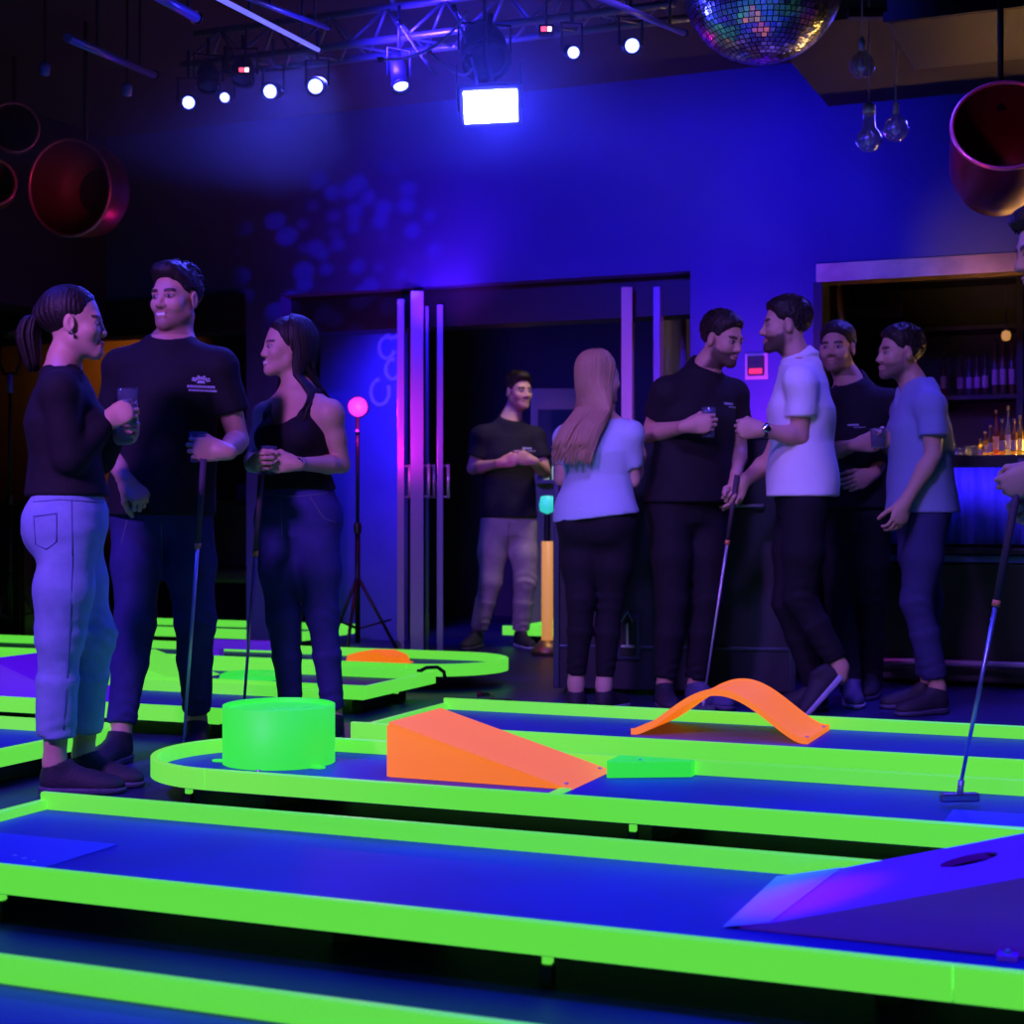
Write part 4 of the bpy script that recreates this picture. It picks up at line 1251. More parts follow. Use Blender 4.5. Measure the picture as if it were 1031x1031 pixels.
SHOE_BLUE = mat('slate_shoe_suede', (0.06, 0.06, 0.16), 0.7, bump=0.2, bscale=120)
SOLE_DARK = mat('dark_sole', (0.06, 0.05, 0.12), 0.6)
SOLE_PALE = mat('pale_sole', (0.35, 0.35, 0.55), 0.6)
GRIP = dict(curl=(42, 52, 36), thumb=(30, 38))
FIST = dict(curl=(72, 78, 45), thumb=(25, 55))
RELAX = dict(curl=(28, 34, 22), thumb=(30, 18))

def glass(pos, label, r=0.033, h=0.115, fill=0.6, tilt=(0, 0), liquid=(0.35, 0.2, 0.3)):
    t = thing('drinking_glass', label, 'glass', pos)
    t.rotation_euler = (tilt[0], tilt[1], 0)
    gm = mat('clear_glass', (0.10, 0.12, 0.22), 0.05, alpha=0.38, spec=1.0, coat=1.0)
    MB().lathe([(0.0, 0.0), (r * 0.82, 0.0), (r * 0.86, 0.004), (r, h), (r - 0.002, h + 0.001), (r - 0.003, h - 0.001), (r * 0.80, 0.014), (0.0, 0.012)], 28).build('tumbler', gm, t)
    MB().lathe([(0.0, 0.0135), (r * 0.775, 0.0155), (r * 0.80 + (r - 0.004 - r * 0.80) * fill, h * fill), (0, h * fill)], 24).build('drink', mat('drink_%d' % int(liquid[0] * 100), liquid, 0.1, alpha=0.6), t)
    return t

def putter(grip_top, head, label, yaw=0.0, shaft_m=None, grip_frac=0.28):
    a, b = Vector(grip_top), Vector(head)
    t = thing('golf_putter', label, 'golf putter', (b.x, b.y, b.z))
    a = a - b; b = Vector((0, 0, 0))
    d = (a - b).normalized()
    L = (a - b).length
    up = Vector((0, 0, 0.03))
    MB().tube([a, a + (b - a) * grip_frac], 0.0115, 12, r2=0.0095).build('grip', mat('putter_grip_rubber', (0.05, 0.03, 0.05), 0.7), t)
    MB().tube([a + (b - a) * grip_frac, up + d * 0.02], 0.0065, 10, r2=0.005).build('shaft', shaft_m or STEEL, t)
    MB().tube([a + (b - a) * (grip_frac - 0.006), a + (b - a) * (grip_frac + 0.012)], 0.0108, 12).build('ferrule', mat('orange_band', (0.8, 0.25, 0.1), 0.5), t)
    MB().tube([up + d * 0.03, up * 0.5], 0.0085, 10).build('hosel', STEEL, t)
    h = MB().bevbox(-0.052, 0.052, -0.014, 0.014, 0.002, 0.026, 0.006).build('putter_head', mat('putter_head_metal', (0.35, 0.3, 0.45), 0.3, metal=0.8), t)
    h.rotation_euler = (0, 0, yaw)
    return t

CAST = {}
# 1 woman in black sweater, seen from behind, ponytail
CAST['w1'] = dict(Y=4.92, fem=True, s=0.98, head=(74, 325), neck=(62, 372), pel=(69, 528), yp=108, ys=104, yh=99, hair='tied', seed=3, hs=0.95,
    er=(70, 462, -0.14), wr=(106, 426, -0.06), el=(100, 462, 0.2), wl=(116, 440, 0.13), kr=(60, 642, -0.06), kl=(92, 640, 0.08), ar=(55, 767, -0.02), al=(84, 759, 0.16),
    hand_r=((0.8, 0.25, 0.55), (0.2, 0.95, -0.1), (0, 0.2, 1), GRIP), hand_l=((0.85, -0.4, 0.2), (0.1, -0.9, 0.3), (0, 0, 1), GRIP),
    foot_r=(96, SHOE_DARK, SOLE_DARK), foot_l=(74, SHOE_DARK, SOLE_DARK), hem=(60, 500), waist=(60, 488),
    top=dict(mat=BLACK_TEE, type='long', ease=0.018, neckhole=0.06, flare=0.15), trousers=dict(mat=LIGHT_DENIM, r=(0.094, 0.082, 0.071, 0.066, 0.056), hem=0.085, seat=True, fold=0.0065),
    skin=(0.60, 0.36, 0.27))
# 2 tall man in black tee, smiling
CAST['m2'] = dict(Y=5.68, head=(177, 300), neck=(172, 343), pel=(163, 505), yp=-6, ys=-8, yh=-24, hair='short', seed=11, smile=True, beard=0.42, build=1.04,
    er=(108, 448, 0.05), wr=(127, 484, -0.2), el=(240, 443, 0.02), wl=(226, 455, -0.2), kr=(136, 625, -0.06), kl=(196, 625, -0.02), ar=(121, 741, -0.16), al=(198, 727, 0.12),
    hand_r=((0.6, -0.3, -0.62), (-0.5, 0.6, -0.3), (0.4, -0.6, 0.5), FIST), hand_l=((-0.9, -0.2, 0.1), (-0.2, 0.95, 0), (0, 0, 1), GRIP),
    foot_r=(-14, SHOE_DARK, SOLE_DARK), foot_l=(6, SHOE_DARK, SOLE_DARK), hem=(163, 519), waist=(163, 500),
    top=dict(mat=BLACK_TEE, ease=0.02, fold=0.005, logo=dict(kind='crest', at=(-0.15, 0.0), w=0.08)), trousers=dict(mat=DARK_DENIM, r=(0.092, 0.078, 0.067, 0.062, 0.052), hem=0.045, fold=0.004))
# 3 woman in black tank top
CAST['w3'] = dict(Y=6.02, fem=True, s=1.0, head=(289, 349), neck=(300, 396), pel=(299, 520), yp=-24, ys=-30, yh=-68, hair='long', hair_len=0.27, hair_w=0.1, hair_back=0.15, front_side=-1, seed=21, smile=True,
    er=(256, 462, -0.02), wr=(254, 468, -0.22), el=(344, 468, -0.02), wl=(297, 467, -0.24), kr=(285, 622, -0.06), kl=(325, 620, -0.02), ar=(295, 728, 0.0), al=(336, 726, 0.02),
    hand_r=((0.35, -0.8, 0.1), (0.8, 0.3, 0), (0, 0, 1), GRIP), hand_l=((-0.96, -0.1, 0.06), (-0.1, 0.95, 0), (0, 0, 1), GRIP),
    foot_r=(-30, SHOE_DARK, SOLE_DARK), foot_l=(-10, SHOE_DARK, SOLE_DARK), hem=(299, 493), waist=(299, 486),
    top=dict(mat=BLACK_TEE, type='tank'), trousers=dict(mat=INDIGO_DENIM, r=(0.088, 0.074, 0.06, 0.056, 0.046), hem=0.05, ease=-0.002), skin=(0.58, 0.34, 0.25))
# 4 man beyond the doors, khaki trousers
CAST['m4'] = dict(Y=10.15, head=(522, 394), neck=(512, 425), pel=(512, 524), yp=14, ys=20, yh=34, hair='short', seed=31, beard=0.35, h=0.011, hf=0.0045,
    er=(476, 472, -0.05), wr=(505, 466, -0.28), el=(549, 476, 0.0), wl=(536, 464, -0.28), kr=(494, 585, -0.05), kl=(529, 586, 0), ar=(480, 640, 0), al=(524, 642, 0.05),
    hand_r=((0.8, -0.3, 0.2), (0.3, 0.9, 0), (0, 0, 1), FIST), hand_l=((-0.8, -0.3, 0.2), (-0.3, 0.9, 0), (0, 0, 1), GRIP),
    foot_r=(-20, SHOE_DARK, SOLE_DARK), foot_l=(20, SHOE_DARK, SOLE_PALE), hem=(512, 521), waist=(512, 512),
    top=dict(mat=NAVY_TEE, ease=0.018, logo=dict(kind='bars', at=(-0.085, 0.0), w=0.07)), trousers=dict(mat=KHAKI, r=(0.094, 0.084, 0.07, 0.064, 0.055), hem=0.05, fold=0.005))
# 5 blonde woman from behind
CAST['w5'] = dict(Y=6.92, fem=True, head=(604, 380), neck=(602, 420), pel=(601, 525), yp=160, ys=154, yh=128, hair='long', hair_len=0.33, hair_w=0.085, hair_back=0.17, hair_off=np.array([-0.06, 0.0, 0.0]), seed=41, hair_col=(0.34, 0.22, 0.13), hs=0.95, h=0.01,
    er=(637, 484, -0.02), wr=(645, 458, 0.15), el=(566, 482, 0.05), wl=(600, 478, 0.24), kr=(614, 606, 0.02), kl=(585, 604, -0.02), ar=(608, 690, 0.02), al=(580, 688, 0),
    hand_r=((-0.1, 0.3, 0.9), (-0.8, 0.5, 0), (0, -0.6, 0.3), GRIP), hand_l=((0.6, 0.5, 0.3), (0.5, -0.5, 0), (0, 0, 1), GRIP),
    foot_r=(150, SHOE_DARK, SOLE_PALE), foot_l=(175, SHOE_DARK, SOLE_PALE), hem=(600, 521), waist=(600, 505),
    top=dict(mat=PALE_TEE, ease=0.022, fold=0.009, sleeve=0.68, hem_n=(0.12, 0, -1)), trousers=dict(mat=BLACK_PANTS, r=(0.088, 0.074, 0.058, 0.054, 0.042), hem=0.04), skin=(0.6, 0.38, 0.3))
# 6 bearded man in black tee holding a glass
CAST['m6'] = dict(Y=7.08, head=(727, 341), neck=(706, 374), pel=(692, 505), yp=24, ys=28, yh=48, pitch=14, hair='crop', seed=51, beard=0.9, h=0.01, build=1.04,
    er=(654, 437, 0.0), wr=(692, 429, -0.26), el=(744, 452, 0.1), wl=(740, 482, -0.02), kr=(677, 606, -0.03), kl=(712, 604, 0.02), ar=(669, 692, -0.02), al=(700, 693, 0.04),
    hand_r=((0.85, -0.15, 0.12), (0.15, 0.95, 0), (0, 0, 1), GRIP), hand_l=((-0.1, -0.1, -1), (-0.8, 0.2, 0), (0, -1, 0), RELAX),
    foot_r=(4, SHOE_DARK, SOLE_DARK), foot_l=(40, SHOE_BLUE, SOLE_DARK), hem=(695, 506), waist=(693, 492),
    top=dict(mat=BLACK_TEE, ease=0.022, fold=0.005, logo=dict(kind='bars', at=(-0.09, 0.01), w=0.06)), trousers=dict(mat=BLACK_PANTS, r=(0.094, 0.08, 0.068, 0.064, 0.054), hem=0.045))
# 7 man in white polo, profile
CAST['m7'] = dict(Y=6.78, head=(791, 327), neck=(806, 366), pel=(808, 498), yp=-92, ys=-100, yh=-94, hair='crop', seed=61, beard=0.9, h=0.01, build=1.02,
    el=(806, 440, -0.16), wl=(768, 433, -0.2), er=(776, 462, 0.18), wr=(748, 486, 0.1), kl=(806, 602, -0.02), kr=(794, 606, 0.1), al=(846, 672, -0.03), ar=(822, 695, 0.16),
    hand_l=((-0.95, 0.05, 0.08), (0.1, 0.9, 0), (0, 0, 1), FIST), hand_r=((-0.5, 0.0, -0.75), (-0.2, -0.9, 0.2), (-0.6, 0, 0.5), FIST),
    foot_l=(-96, SHOE_DARK, SOLE_PALE, -48), foot_r=(-92, SHOE_DARK, SOLE_DARK), hem=(806, 500), waist=(808, 486),
    top=dict(mat=WHITE_POLO, type='polo', ease=0.024, fold=0.009, sleeve=0.62), trousers=dict(mat=BLACK_PANTS, r=(0.094, 0.082, 0.066, 0.06, 0.05), hem=0.04))
# 8 dark man between polo man and grey shirted man
CAST['m8'] = dict(Y=7.5, head=(843, 350), neck=(860, 388), pel=(860, 516), yp=-34, ys=-36, yh=-30, hair='crop', seed=71, beard=0.6, h=0.011,
    er=(838, 455, -0.05), wr=(862, 448, -0.26), el=(893, 458, 0.02), wl=(878, 478, -0.2), kr=(846, 606, -0.04), kl=(876, 606, 0), ar=(858, 700, -0.28), al=(878, 696, 0.02),
    hand_r=((0.8, -0.3, 0.1), (0.2, 0.9, 0), (0, 0, 1), FIST), hand_l=((-0.7, -0.4, -0.3), (-0.2, 0.9, 0), (0, 0, 1), RELAX),
    foot_r=(-8, SHOE_BLUE, SOLE_PALE), foot_l=(-20, SHOE_DARK, SOLE_DARK), hem=(860, 512), waist=(860, 500),
    top=dict(mat=NAVY_TEE, ease=0.018, logo=dict(kind='bars', at=(-0.05, -0.03), w=0.05)), trousers=dict(mat=BLACK_PANTS, r=(0.092, 0.08, 0.066, 0.06, 0.05)))
# 9 man in grey-blue v-neck tee
CAST['m9'] = dict(Y=6.92, head=(906, 355), neck=(924, 390), pel=(928, 508), yp=-82, ys=-86, yh=-80, hair='crop', seed=81, beard=0.7, h=0.011, s=0.97, hs=0.98,
    el=(940, 458, -0.2), wl=(912, 505, -0.2), er=(922, 462, 0.12), wr=(897, 444, 0.0), kl=(922, 606, -0.06), kr=(932, 604, 0.1), al=(944, 692, -0.06), ar=(935, 690, 0.14),
    hand_l=((-0.35, 0.0, -0.9), (-0.3, 0.8, 0), (-1, -0.3, 0), RELAX), hand_r=((-0.9, -0.2, 0.15), (0, -0.9, 0), (0, 0, 1), FIST),
    foot_l=(-62, SHOE_DARK, SOLE_DARK), foot_r=(-80, SHOE_DARK, SOLE_DARK), hem=(928, 516), waist=(928, 507),
    top=dict(mat=GREY_TEE, ease=0.024, fold=0.008, collar='v'), trousers=dict(mat=SLATE_PANTS, r=(0.092, 0.082, 0.068, 0.062, 0.054), hem=0.045, fold=0.005))
# 10 player at the right edge
CAST['m10'] = dict(Y=4.32, head=(1059, 250), neck=(1090, 300), pel=(1120, 498), yp=-86, ys=-86, yh=-88, pitch=12, hair='short', seed=91, beard=0.4, h=0.011,
    el=(1085, 425, -0.16), wl=(1046, 473, -0.08), er=(1080, 425, 0.1), wr=(1050, 500, 0.04), kl=(1105, 640, -0.1), kr=(1115, 640, 0.1), al=(1118, 772, -0.12), ar=(1130, 772, 0.12), ground=0.087,
    hand_l=((-0.75, 0.2, -0.5), (-0.2, 0.9, -0.1), (-0.5, 0, 0.6), FIST), hand_r=((-0.75, -0.1, -0.5), (-0.2, -0.9, 0), (-0.5, 0, 0.6), FIST),
    foot_l=(-85, SHOE_DARK, SOLE_DARK), foot_r=(-85, SHOE_DARK, SOLE_DARK), hem=(1118, 500), waist=(1118, 488),
    top=dict(mat=NAVY_TEE, ease=0.018), trousers=dict(mat=DARK_DENIM))
LABELS = dict(
    w1='woman with dark ponytail in black sweater and light jeans holding a glass',
    m2='tall smiling man in black tee with chest emblem holding glass and putter',
    w3='long-haired woman in black tank top and indigo jeans holding a glass',
    m4='man in dark tee and khaki trousers standing beyond the folding doors',
    w5='blonde woman in pale blue top seen from behind by the case',
    m6='bearded man in black tee looking down with a glass in hand',
    m7='man in white polo shirt seen in profile with one heel raised',
    m8='man in dark tee standing between the white polo and grey-blue shirt',
    m9='man in grey-blue v-neck tee facing left in front of the bar',
    m10='player cut off by the right frame edge leaning over a putter')
import time as _time
PEOPLE = {}
for k in CAST:
    _t = _time.time()
    PEOPLE[k] = person(LABELS[k], CAST[k])
    J_ = PEOPLE[k][1]
    L_ = lambda a, b: round(float(np.linalg.norm(J_[a] - J_[b])), 2)
    print('PERSON', k, round(_time.time() - _t, 2), 'uarm', L_('sr', 'er'), L_('sl', 'el'), 'farm', L_('er', 'wr'), L_('el', 'wl'), 'thigh', L_('hr', 'kr'), L_('hl', 'kl'), 'shin', L_('kr', 'ar'), L_('kl', 'al'),
          'ankle z', round(J_['ar'][2], 2), round(J_['al'][2], 2))

# ------------------------------------------------------------------ things people hold and wear
def grip_glass(k, sd, label, off=(0, 0, 0), **kw):
    g = PEOPLE[k][2][sd]
    return glass(Vector(g) + Vector(off), label, **kw)
grip_glass('w1', 'r', 'clear tumbler in the hands of the woman with the ponytail', (-0.006, -0.012, -0.045), h=0.12)
grip_glass('m2', 'l', 'clear tumbler in the hand of the tall smiling man', (-0.004, 0.0, -0.045), h=0.105)
grip_glass('w3', 'l', 'clear tumbler in the hands of the woman in the tank top', (-0.012, -0.008, -0.045), h=0.105, liquid=(0.6, 0.25, 0.15))
grip_glass('m6', 'r', 'clear tumbler in the hand of the bearded man', (0.004, 0.0, -0.06), h=0.13, liquid=(0.12, 0.1, 0.3))
grip_glass('m9', 'r', 'small glass in the hand of the man in grey-blue tee', (0, 0, -0.05), h=0.09)
grip_glass('m4', 'l', 'small glass held by the man in khaki trousers', (0, 0, -0.05), h=0.1, liquid=(0.7, 0.45, 0.12))
g_ = PEOPLE['m2'][2]['l']
putter(at(205, 462, 5.43), at(184, 770, 5.47), 'putter with steel shaft held down by the tall smiling man', 0.3)
putter(at(263, 478, 5.72), at(243, 752, 5.86), 'thin putter hanging from the hands of the woman in the tank top', 0.2, mat('violet_shaft', (0.4, 0.2, 0.6), 0.3, metal=0.7))
putter(at(742, 478, 6.84), at(708, 716, 6.92), 'putter held low by the man in the white polo', 0.2)
putter(at(1030, 462, 4.26), at(966, 808, 4.215), 'putter of the player at the right edge resting on the lane', 0.1, mat('blue_shaft', (0.4, 0.45, 0.8), 0.3, metal=0.8), 0.42)

def band(root_info, a, b, frac, r, w, m, name, dial=None):
    """strap around a limb between joints a and b"""
    root, J, _, OFF = root_info[:4]
    p = J[a] + (J[b] - J[a]) * frac - OFF
    d = unit(J[b] - J[a])
    M = Matrix.Translation(Vector(p)) @ Vector(d).to_track_quat('Z', 'Y').to_matrix().to_4x4()
    o = MB().lathe([(r, -w / 2), (r + 0.003, -w / 2), (r + 0.003, w / 2), (r, w / 2), (r, -w / 2)], 24, M).build(name, m, root)
    if dial:
        q = Vector(p) + Vector(dial).normalized() * (r + 0.003)
        M2 = Matrix.Translation(q) @ Vector(dial).to_track_quat('Z', 'Y').to_matrix().to_4x4()
        MB().lathe([(0, 0.008), (0.015, 0.008), (0.019, 0.004), (0.019, -0.004), (0, -0.004)], 24, M2).build('dial', CHROME, o)
    return o
band(PEOPLE['m7'], 'el', 'wl', 0.93, 0.029, 0.02, BLACK, 'wrist_watch', (0, -1, 0.2))
band(PEOPLE['w3'], 'el', 'wl', 0.92, 0.025, 0.012, BLACK, 'bracelet', (0.1, -1, 0.1))
# earring, belt, buttons and pocket seams
def on_mesh(o, origin, direction):
    me = o.data
    bvh = BVHTree.FromPolygons([v.co for v in me.vertices], [p.vertices[:] for p in me.polygons])
    return lambda p: bvh.ray_cast(Vector(p), Vector(direction))
def seam(info, pix, name, m, r=0.0022, Yfront=-0.6):
    """stitching line laid on the trousers along picture points of the near surface"""
    root, J, _, OFF, shirt, trs = info
    me = trs.data
    bvh = BVHTree.FromPolygons([v.co for v in me.vertices], [p.vertices[:] for p in me.polygons])
    cam_l = Vector((0, 0, CAMZ)) - Vector(OFF)
    pts = []
    for (a, b), (c_, d_) in zip(pix[:-1], pix[1:]):
        for i in range(6):
            t = i / 5
            tgt = at(a + (c_ - a) * t, b + (d_ - b) * t, 5.0) - Vector(OFF)
            h = bvh.ray_cast(cam_l, (tgt - cam_l).normalized())
            if h[0] is not None:
                pts.append(h[0] + h[1] * 0.0006)
    if len(pts) > 2:
        return MB().tube(pts, r, 5).build(name, m, trs)
STITCH = mat('denim_stitch', (0.10, 0.14, 0.34), 0.8)
seam(PEOPLE['w1'], [(34, 520), (36, 548), (47, 553), (57, 545), (57, 517), (34, 520)], 'back_pocket', STITCH)
seam(PEOPLE['w1'], [(72, 503), (73, 560), (70, 640), (64, 735)], 'side_seam', STITCH)
seam(PEOPLE['w1'], [(27, 506), (60, 503), (104, 506)], 'waistband', STITCH)
STITCH2 = mat('indigo_stitch', (0.10, 0.09, 0.2), 0.8)
seam(PEOPLE['w3'], [(262, 497), (298, 500), (338, 496)], 'waistband', STITCH2)
seam(PEOPLE['w3'], [(283, 500), (284, 540)], 'fly_seam', STITCH2)
seam(PEOPLE['w3'], [(312, 500), (326, 522), (338, 526)], 'pocket_seam', STITCH2)
seam(PEOPLE['m2'], [(128, 524), (122, 548)], 'pocket_seam', STITCH2)
seam(PEOPLE['m2'], [(162, 522), (163, 566)], 'fly_seam', STITCH2)
seam(PEOPLE['m4'], [(513, 525), (511, 548)], 'fly_seam', mat('khaki_stitch', (0.25, 0.2, 0.17), 0.8), 0.003)
seam(PEOPLE['m4'], [(484, 524), (482, 544)], 'pocket_seam', MATS['khaki_stitch'], 0.003)
w1 = CAST['w1']
hc1 = Vector(at(*w1['head'], w1['Y'])) - Vector(PEOPLE['w1'][3])
Fh1, = (Vector(fwd(w1['yh'])),)
Rh1 = Fh1.cross(Vector((0, 0, 1)))
MB().lathe([(0, 0.006), (0.004, 0.005), (0.006, 0), (0.004, -0.005), (0, -0.006)], 12, Matrix.Translation(hc1 + Rh1 * 0.082 - Vector((0, 0, 0.04)) + Fh1 * 0.002)).build('earring', CHROME, PEOPLE['w1'][0])

# ------------------------------------------------------------------ road case behind the group
CASEM = mat('case_laminate', (0.012, 0.014, 0.035), 0.5, bump=0.1, bscale=80)
EDGEM = mat('case_edge', (0.05, 0.055, 0.13), 0.35, metal=0.6)
cs = thing('road_case', 'tall dark road case with recessed latch behind the blonde woman', 'flight case', at(557, 515.5, 7.58) - Vector((0, 0, CAMZ)), math.radians(-10))
CW, CD, CH = 1.14, 0.55, 1.23
MB().bevbox(0.01, CW - 0.01, 0.01, CD, 0.03, 0.225, 0.004).build('base_tray', CASEM, cs)
MB().bevbox(0.01, CW - 0.01, 0.01, CD, 0.235, CH, 0.004).build('case_body', CASEM, cs)
for x in (0, CW - 0.03):
    MB().bevbox(x, x + 0.03, 0, 0.03, 0.03, CH + 0.004, 0.004).build('edge_strip', EDGEM, cs)
MB().bevbox(0.03, CW - 0.03, 0, 0.02, 0.222, 0.238, 0.003).build('edge_strip', EDGEM, cs)
MB().bevbox(0.0, CW, 0, 0.03, CH - 0.02, CH + 0.006, 0.004).build('edge_strip', EDGEM, cs)
for x, y in ((0.08, 0.07), (CW - 0.08, 0.07), (0.08, CD - 0.07), (CW - 0.08, CD - 0.07)):
    MB().bevbox(x - 0.03, x + 0.03, y - 0.03, y + 0.03, 0, 0.03, 0.006).build('caster', BLACK, cs)
lt = MB().bevbox(0.3, 0.415, -0.006, 0.009, 0.17, 0.385, 0.006).build('latch_plate', EDGEM, cs)
MB().bevbox(0.318, 0.397, -0.0085, -0.0045, 0.19, 0.365, 0.004).build('recess', BLACK, lt)
MB().bevbox(0.325, 0.39, -0.016, -0.008, 0.228, 0.242, 0.003).build('latch_bar', STEEL, lt)
MB().bevbox(0.35, 0.362, -0.016, -0.008, 0.242, 0.345, 0.003).build('latch_key', STEEL, lt)
MB().tube([(0.33, -0.012, 0.35), (0.357, -0.018, 0.4), (0.385, -0.012, 0.35)], 0.006, 8).build('latch_loop', STEEL, lt)
for x in (0.2, 0.85):
    MB().tube([(x, -0.005, 0.9), (x, -0.03, 0.9), (x + 0.14, -0.03, 0.9), (x + 0.14, -0.005, 0.9)], 0.008, 8).build('handle', STEEL, cs)
tr_ = thing('serving_tray', 'small blue lit tray with cups on the road case', 'tray', at(633, 515.5, 7.72) + Vector((0, 0, 1.2375 - CAMZ)), math.radians(-10))
MB().bevbox(-0.12, 0.12, -0.09, 0.09, 0.0, 0.015, 0.005).build('tray', mat('tray_blue', (0.15, 0.2, 0.8), 0.3), tr_)
MB().box(-0.12, 0.12, -0.09, -0.082, 0.015, 0.03).box(-0.12, 0.12, 0.082, 0.09, 0.015, 0.03).build('rim', mat('tray_blue', (0, 0, 0)), tr_)

# wall mounted alarm box
u_, Yw = on_v(762, WV); z_ = zat(369, Yw)
al = thing('alarm_panel', 'small black wall panel with red display and white plate', 'control panel', W(u_, WV, z_), ANG)
MB().bevbox(-0.062, 0.062, -0.012, -0.0005, -0.07, 0.07, 0.004).build('back_plate', mat('white_plate', (0.55, 0.5, 0.6), 0.5), al)
MB().bevbox(-0.045, 0.045, -0.03, -0.012, -0.05, 0.055, 0.004).build('housing', BLACK, al)
MB().box(-0.036, 0.036, -0.0315, -0.0302, -0.042, -0.012).build('red_display', mat('red_led', (0.3, 0, 0.02), 0.4, emit=(1, 0.03, 0.08), estr=0.8), al)
MB().box(-0.02, 0.02, -0.0315, -0.0302, 0.01, 0.035).build('keypad', DARK_METAL, al)

# ------------------------------------------------------------------ folding glass doors
FR = mat('door_frame_paint', (0.28, 0.2, 0.5), 0.3, metal=0.3)
FRP = mat('door_frame_cream', (0.75, 0.62, 0.5), 0.4)
GLASSM = mat('door_glass', (0.7, 0.75, 0.9), 0.05, trans=1.0, alpha=0.35)
def leaf(label, px, v0, wid, th, z1, ang, m, pane=True):
    """door leaf standing on the floor, hinge at pixel column px on plane v0, turned by ang from the viewing ray"""
    u, Y = on_v(px, v0)
    p = W(u, v0)
    base = math.atan2(p.y, p.x)
    t = thing('folding_door', label, 'door', p, base + math.radians(ang))
    s = 0.07
    for x in (0, wid - s):
        MB().bevbox(x, x + s, -th / 2, th / 2, 0.02, z1, 0.004).build('stile', m, t)
    for z in (0.02, z1 - 0.09, 0.95):
        MB().bevbox(s, wid - s, -th / 2 + 0.004, th / 2 - 0.004, z, z + 0.09, 0.003).build('cross_rail', m, t)
    for z0, zz in ((0.11, 0.95), (1.04, z1 - 0.09)):
        MB().box(s, wid - s, -0.004, 0.004, z0, zz).build('glass_pane', GLASSM, t)
    MB().box(0.01, wid - 0.01, -th / 2 + 0.006, th / 2 - 0.006, 0.0, 0.02).build('floor_guide', BLACK, t)
    hd = MB().tube([(s / 2, -th / 2 - 0.03, 0.95), (s / 2, -th / 2 - 0.03, 1.15)], 0.009, 8).build('handle', STEEL, t)
    for z in (0.96, 1.14):
        MB().tube([(s / 2, -th / 2 - 0.03, z), (s / 2, -th / 2, z)], 0.006, 6).build('handle_mount', STEEL, hd)
    return t
leaf('leftmost folded glass door leaf with violet lit edge', 403.5, WV + 0.02, 0.62, 0.042, 2.12, 0.0, FR)
leaf('broad magenta lit folded door leaf, second from the left', 420, WV - 0.06, 0.62, 0.075, 2.15, 0.6, FR)
leaf('thin folded door leaf, third from the left', 430, WV + 0.08, 0.62, 0.022, 2.08, 0.0, FR)
leaf('fourth folded door leaf beside the man in khaki trousers', 443, WV + 0.05, 0.62, 0.036, 2.08, 0.0, FR)
leaf('cream edged door leaf above the blonde woman', 631, WV + 0.05, 0.6, 0.06, 2.12, -1.5, FRP)
leaf('blue edged glass door leaf beside the navy wall', 661, WV + 0.1, 0.6, 0.04, 2.12, -17.0, FR)

# ------------------------------------------------------------------ bar
bt = room_thing('bar_counter', 'blue lit bar counter with pleated front cloth at the right edge', 'bar counter')
VB = 8.14
b0, b1 = on_v(846, VB)[0], 0.9
zt_ = zat(459, on_v(990, VB)[1]); zb_ = zat(548, on_v(990, VB)[1])
MB().bevbox(b0 - 0.03, b1, VB - 0.1, VB + 0.55, zt_ - 0.035, zt_, 0.006).build('counter_top', mat('bar_top', (0.02, 0.015, 0.02), 0.2), bt)
MB().box(b0, b1, VB + 0.06, VB + 0.5, 0.02, zt_ - 0.036).build('carcass', BLACK, bt)
MB().box(b0, b1, VB - 0.09, VB - 0.075, zt_ - 0.045, zt_ - 0.036).build('blue_fill_strip', mat('blue_fill', (0.1, 0.1, 0.5), 0.4, emit=(0.12, 0.05, 1.0), estr=30.0), bt)  # unseen glowing strip added to light the cloth below
MB().bevbox(b0 + 0.55, b1, VB + 0.485, VB + 0.5, zt_, zt_ + 0.07, 0.003).build('light_shield', BLACK, bt)  # added to keep the amber strip's light off the shelving
MB().box(b0 + 0.6, b1, VB + 0.455, VB + 0.475, zt_, zt_ + 0.012).build('amber_fill_strip', mat('amber_fill', (0.5, 0.3, 0.1), 0.4, emit=(1.0, 0.55, 0.12), estr=180.0), bt)  # unseen glowing strip added to backlight the bottles
MB().bevbox(b0 - 0.03, b1, VB - 0.112, VB - 0.1, zt_ - 0.06, zt_ + 0.001, 0.002).build('strip_shield', BLACK, bt)  # added to hide the blue strip from the camera
# pleated cloth
vs, fs = [], []
nP = 420
for i in range(nP + 1):
    x = b0 + (b1 - b0) * i / nP
    d_ = 0.010 * math.sin(x * 62 + 2 * math.sin(x * 9)) + 0.007 * math.sin(x * 130 + 1.3)
    d2 = d_ * 0.6
    vs += [(x, VB + 0.022 + d2 * 0.6, zt_ - 0.036), (x, VB + 0.022 + d_, (zt_ + zb_) / 2), (x, VB + 0.022 + d_ * 1.1, zb_)]
for i in range(nP):
    for k in (0, 1):
        a = i * 3 + k
        fs.append((a, a + 3, a + 4, a + 1))
cl = MB().add(vs, fs, True).build('pleated_cloth', mat('bar_cloth', (0.13, 0.13, 0.95), 0.6), bt)
sd_ = cl.modifiers.new('thickness', 'SOLIDIFY'); sd_.thickness = 0.003
MB().bevbox(b0, b1, VB - 0.06, VB + 0.06, zb_ - 0.05, zb_ - 0.02, 0.005).build('drink_ledge', DARK_METAL, bt)
MB().bevbox(b0, b1, VB + 0.0, VB + 0.06, zb_ - 0.09, zb_ - 0.055, 0.004).build('ledge_strip', mat('ledge_blue', (0.15, 0.17, 0.6), 0.3), bt)
MB().bevbox(b0, b1, VB + 0.02, VB + 0.06, 0.03, zb_ - 0.1, 0.004).build('kick_panel', BLACK, bt)
MB().tube([(b0, VB - 0.12, 0.13), (b1, VB - 0.12, 0.13)], 0.016, 10).build('foot_rail', STEEL, bt)
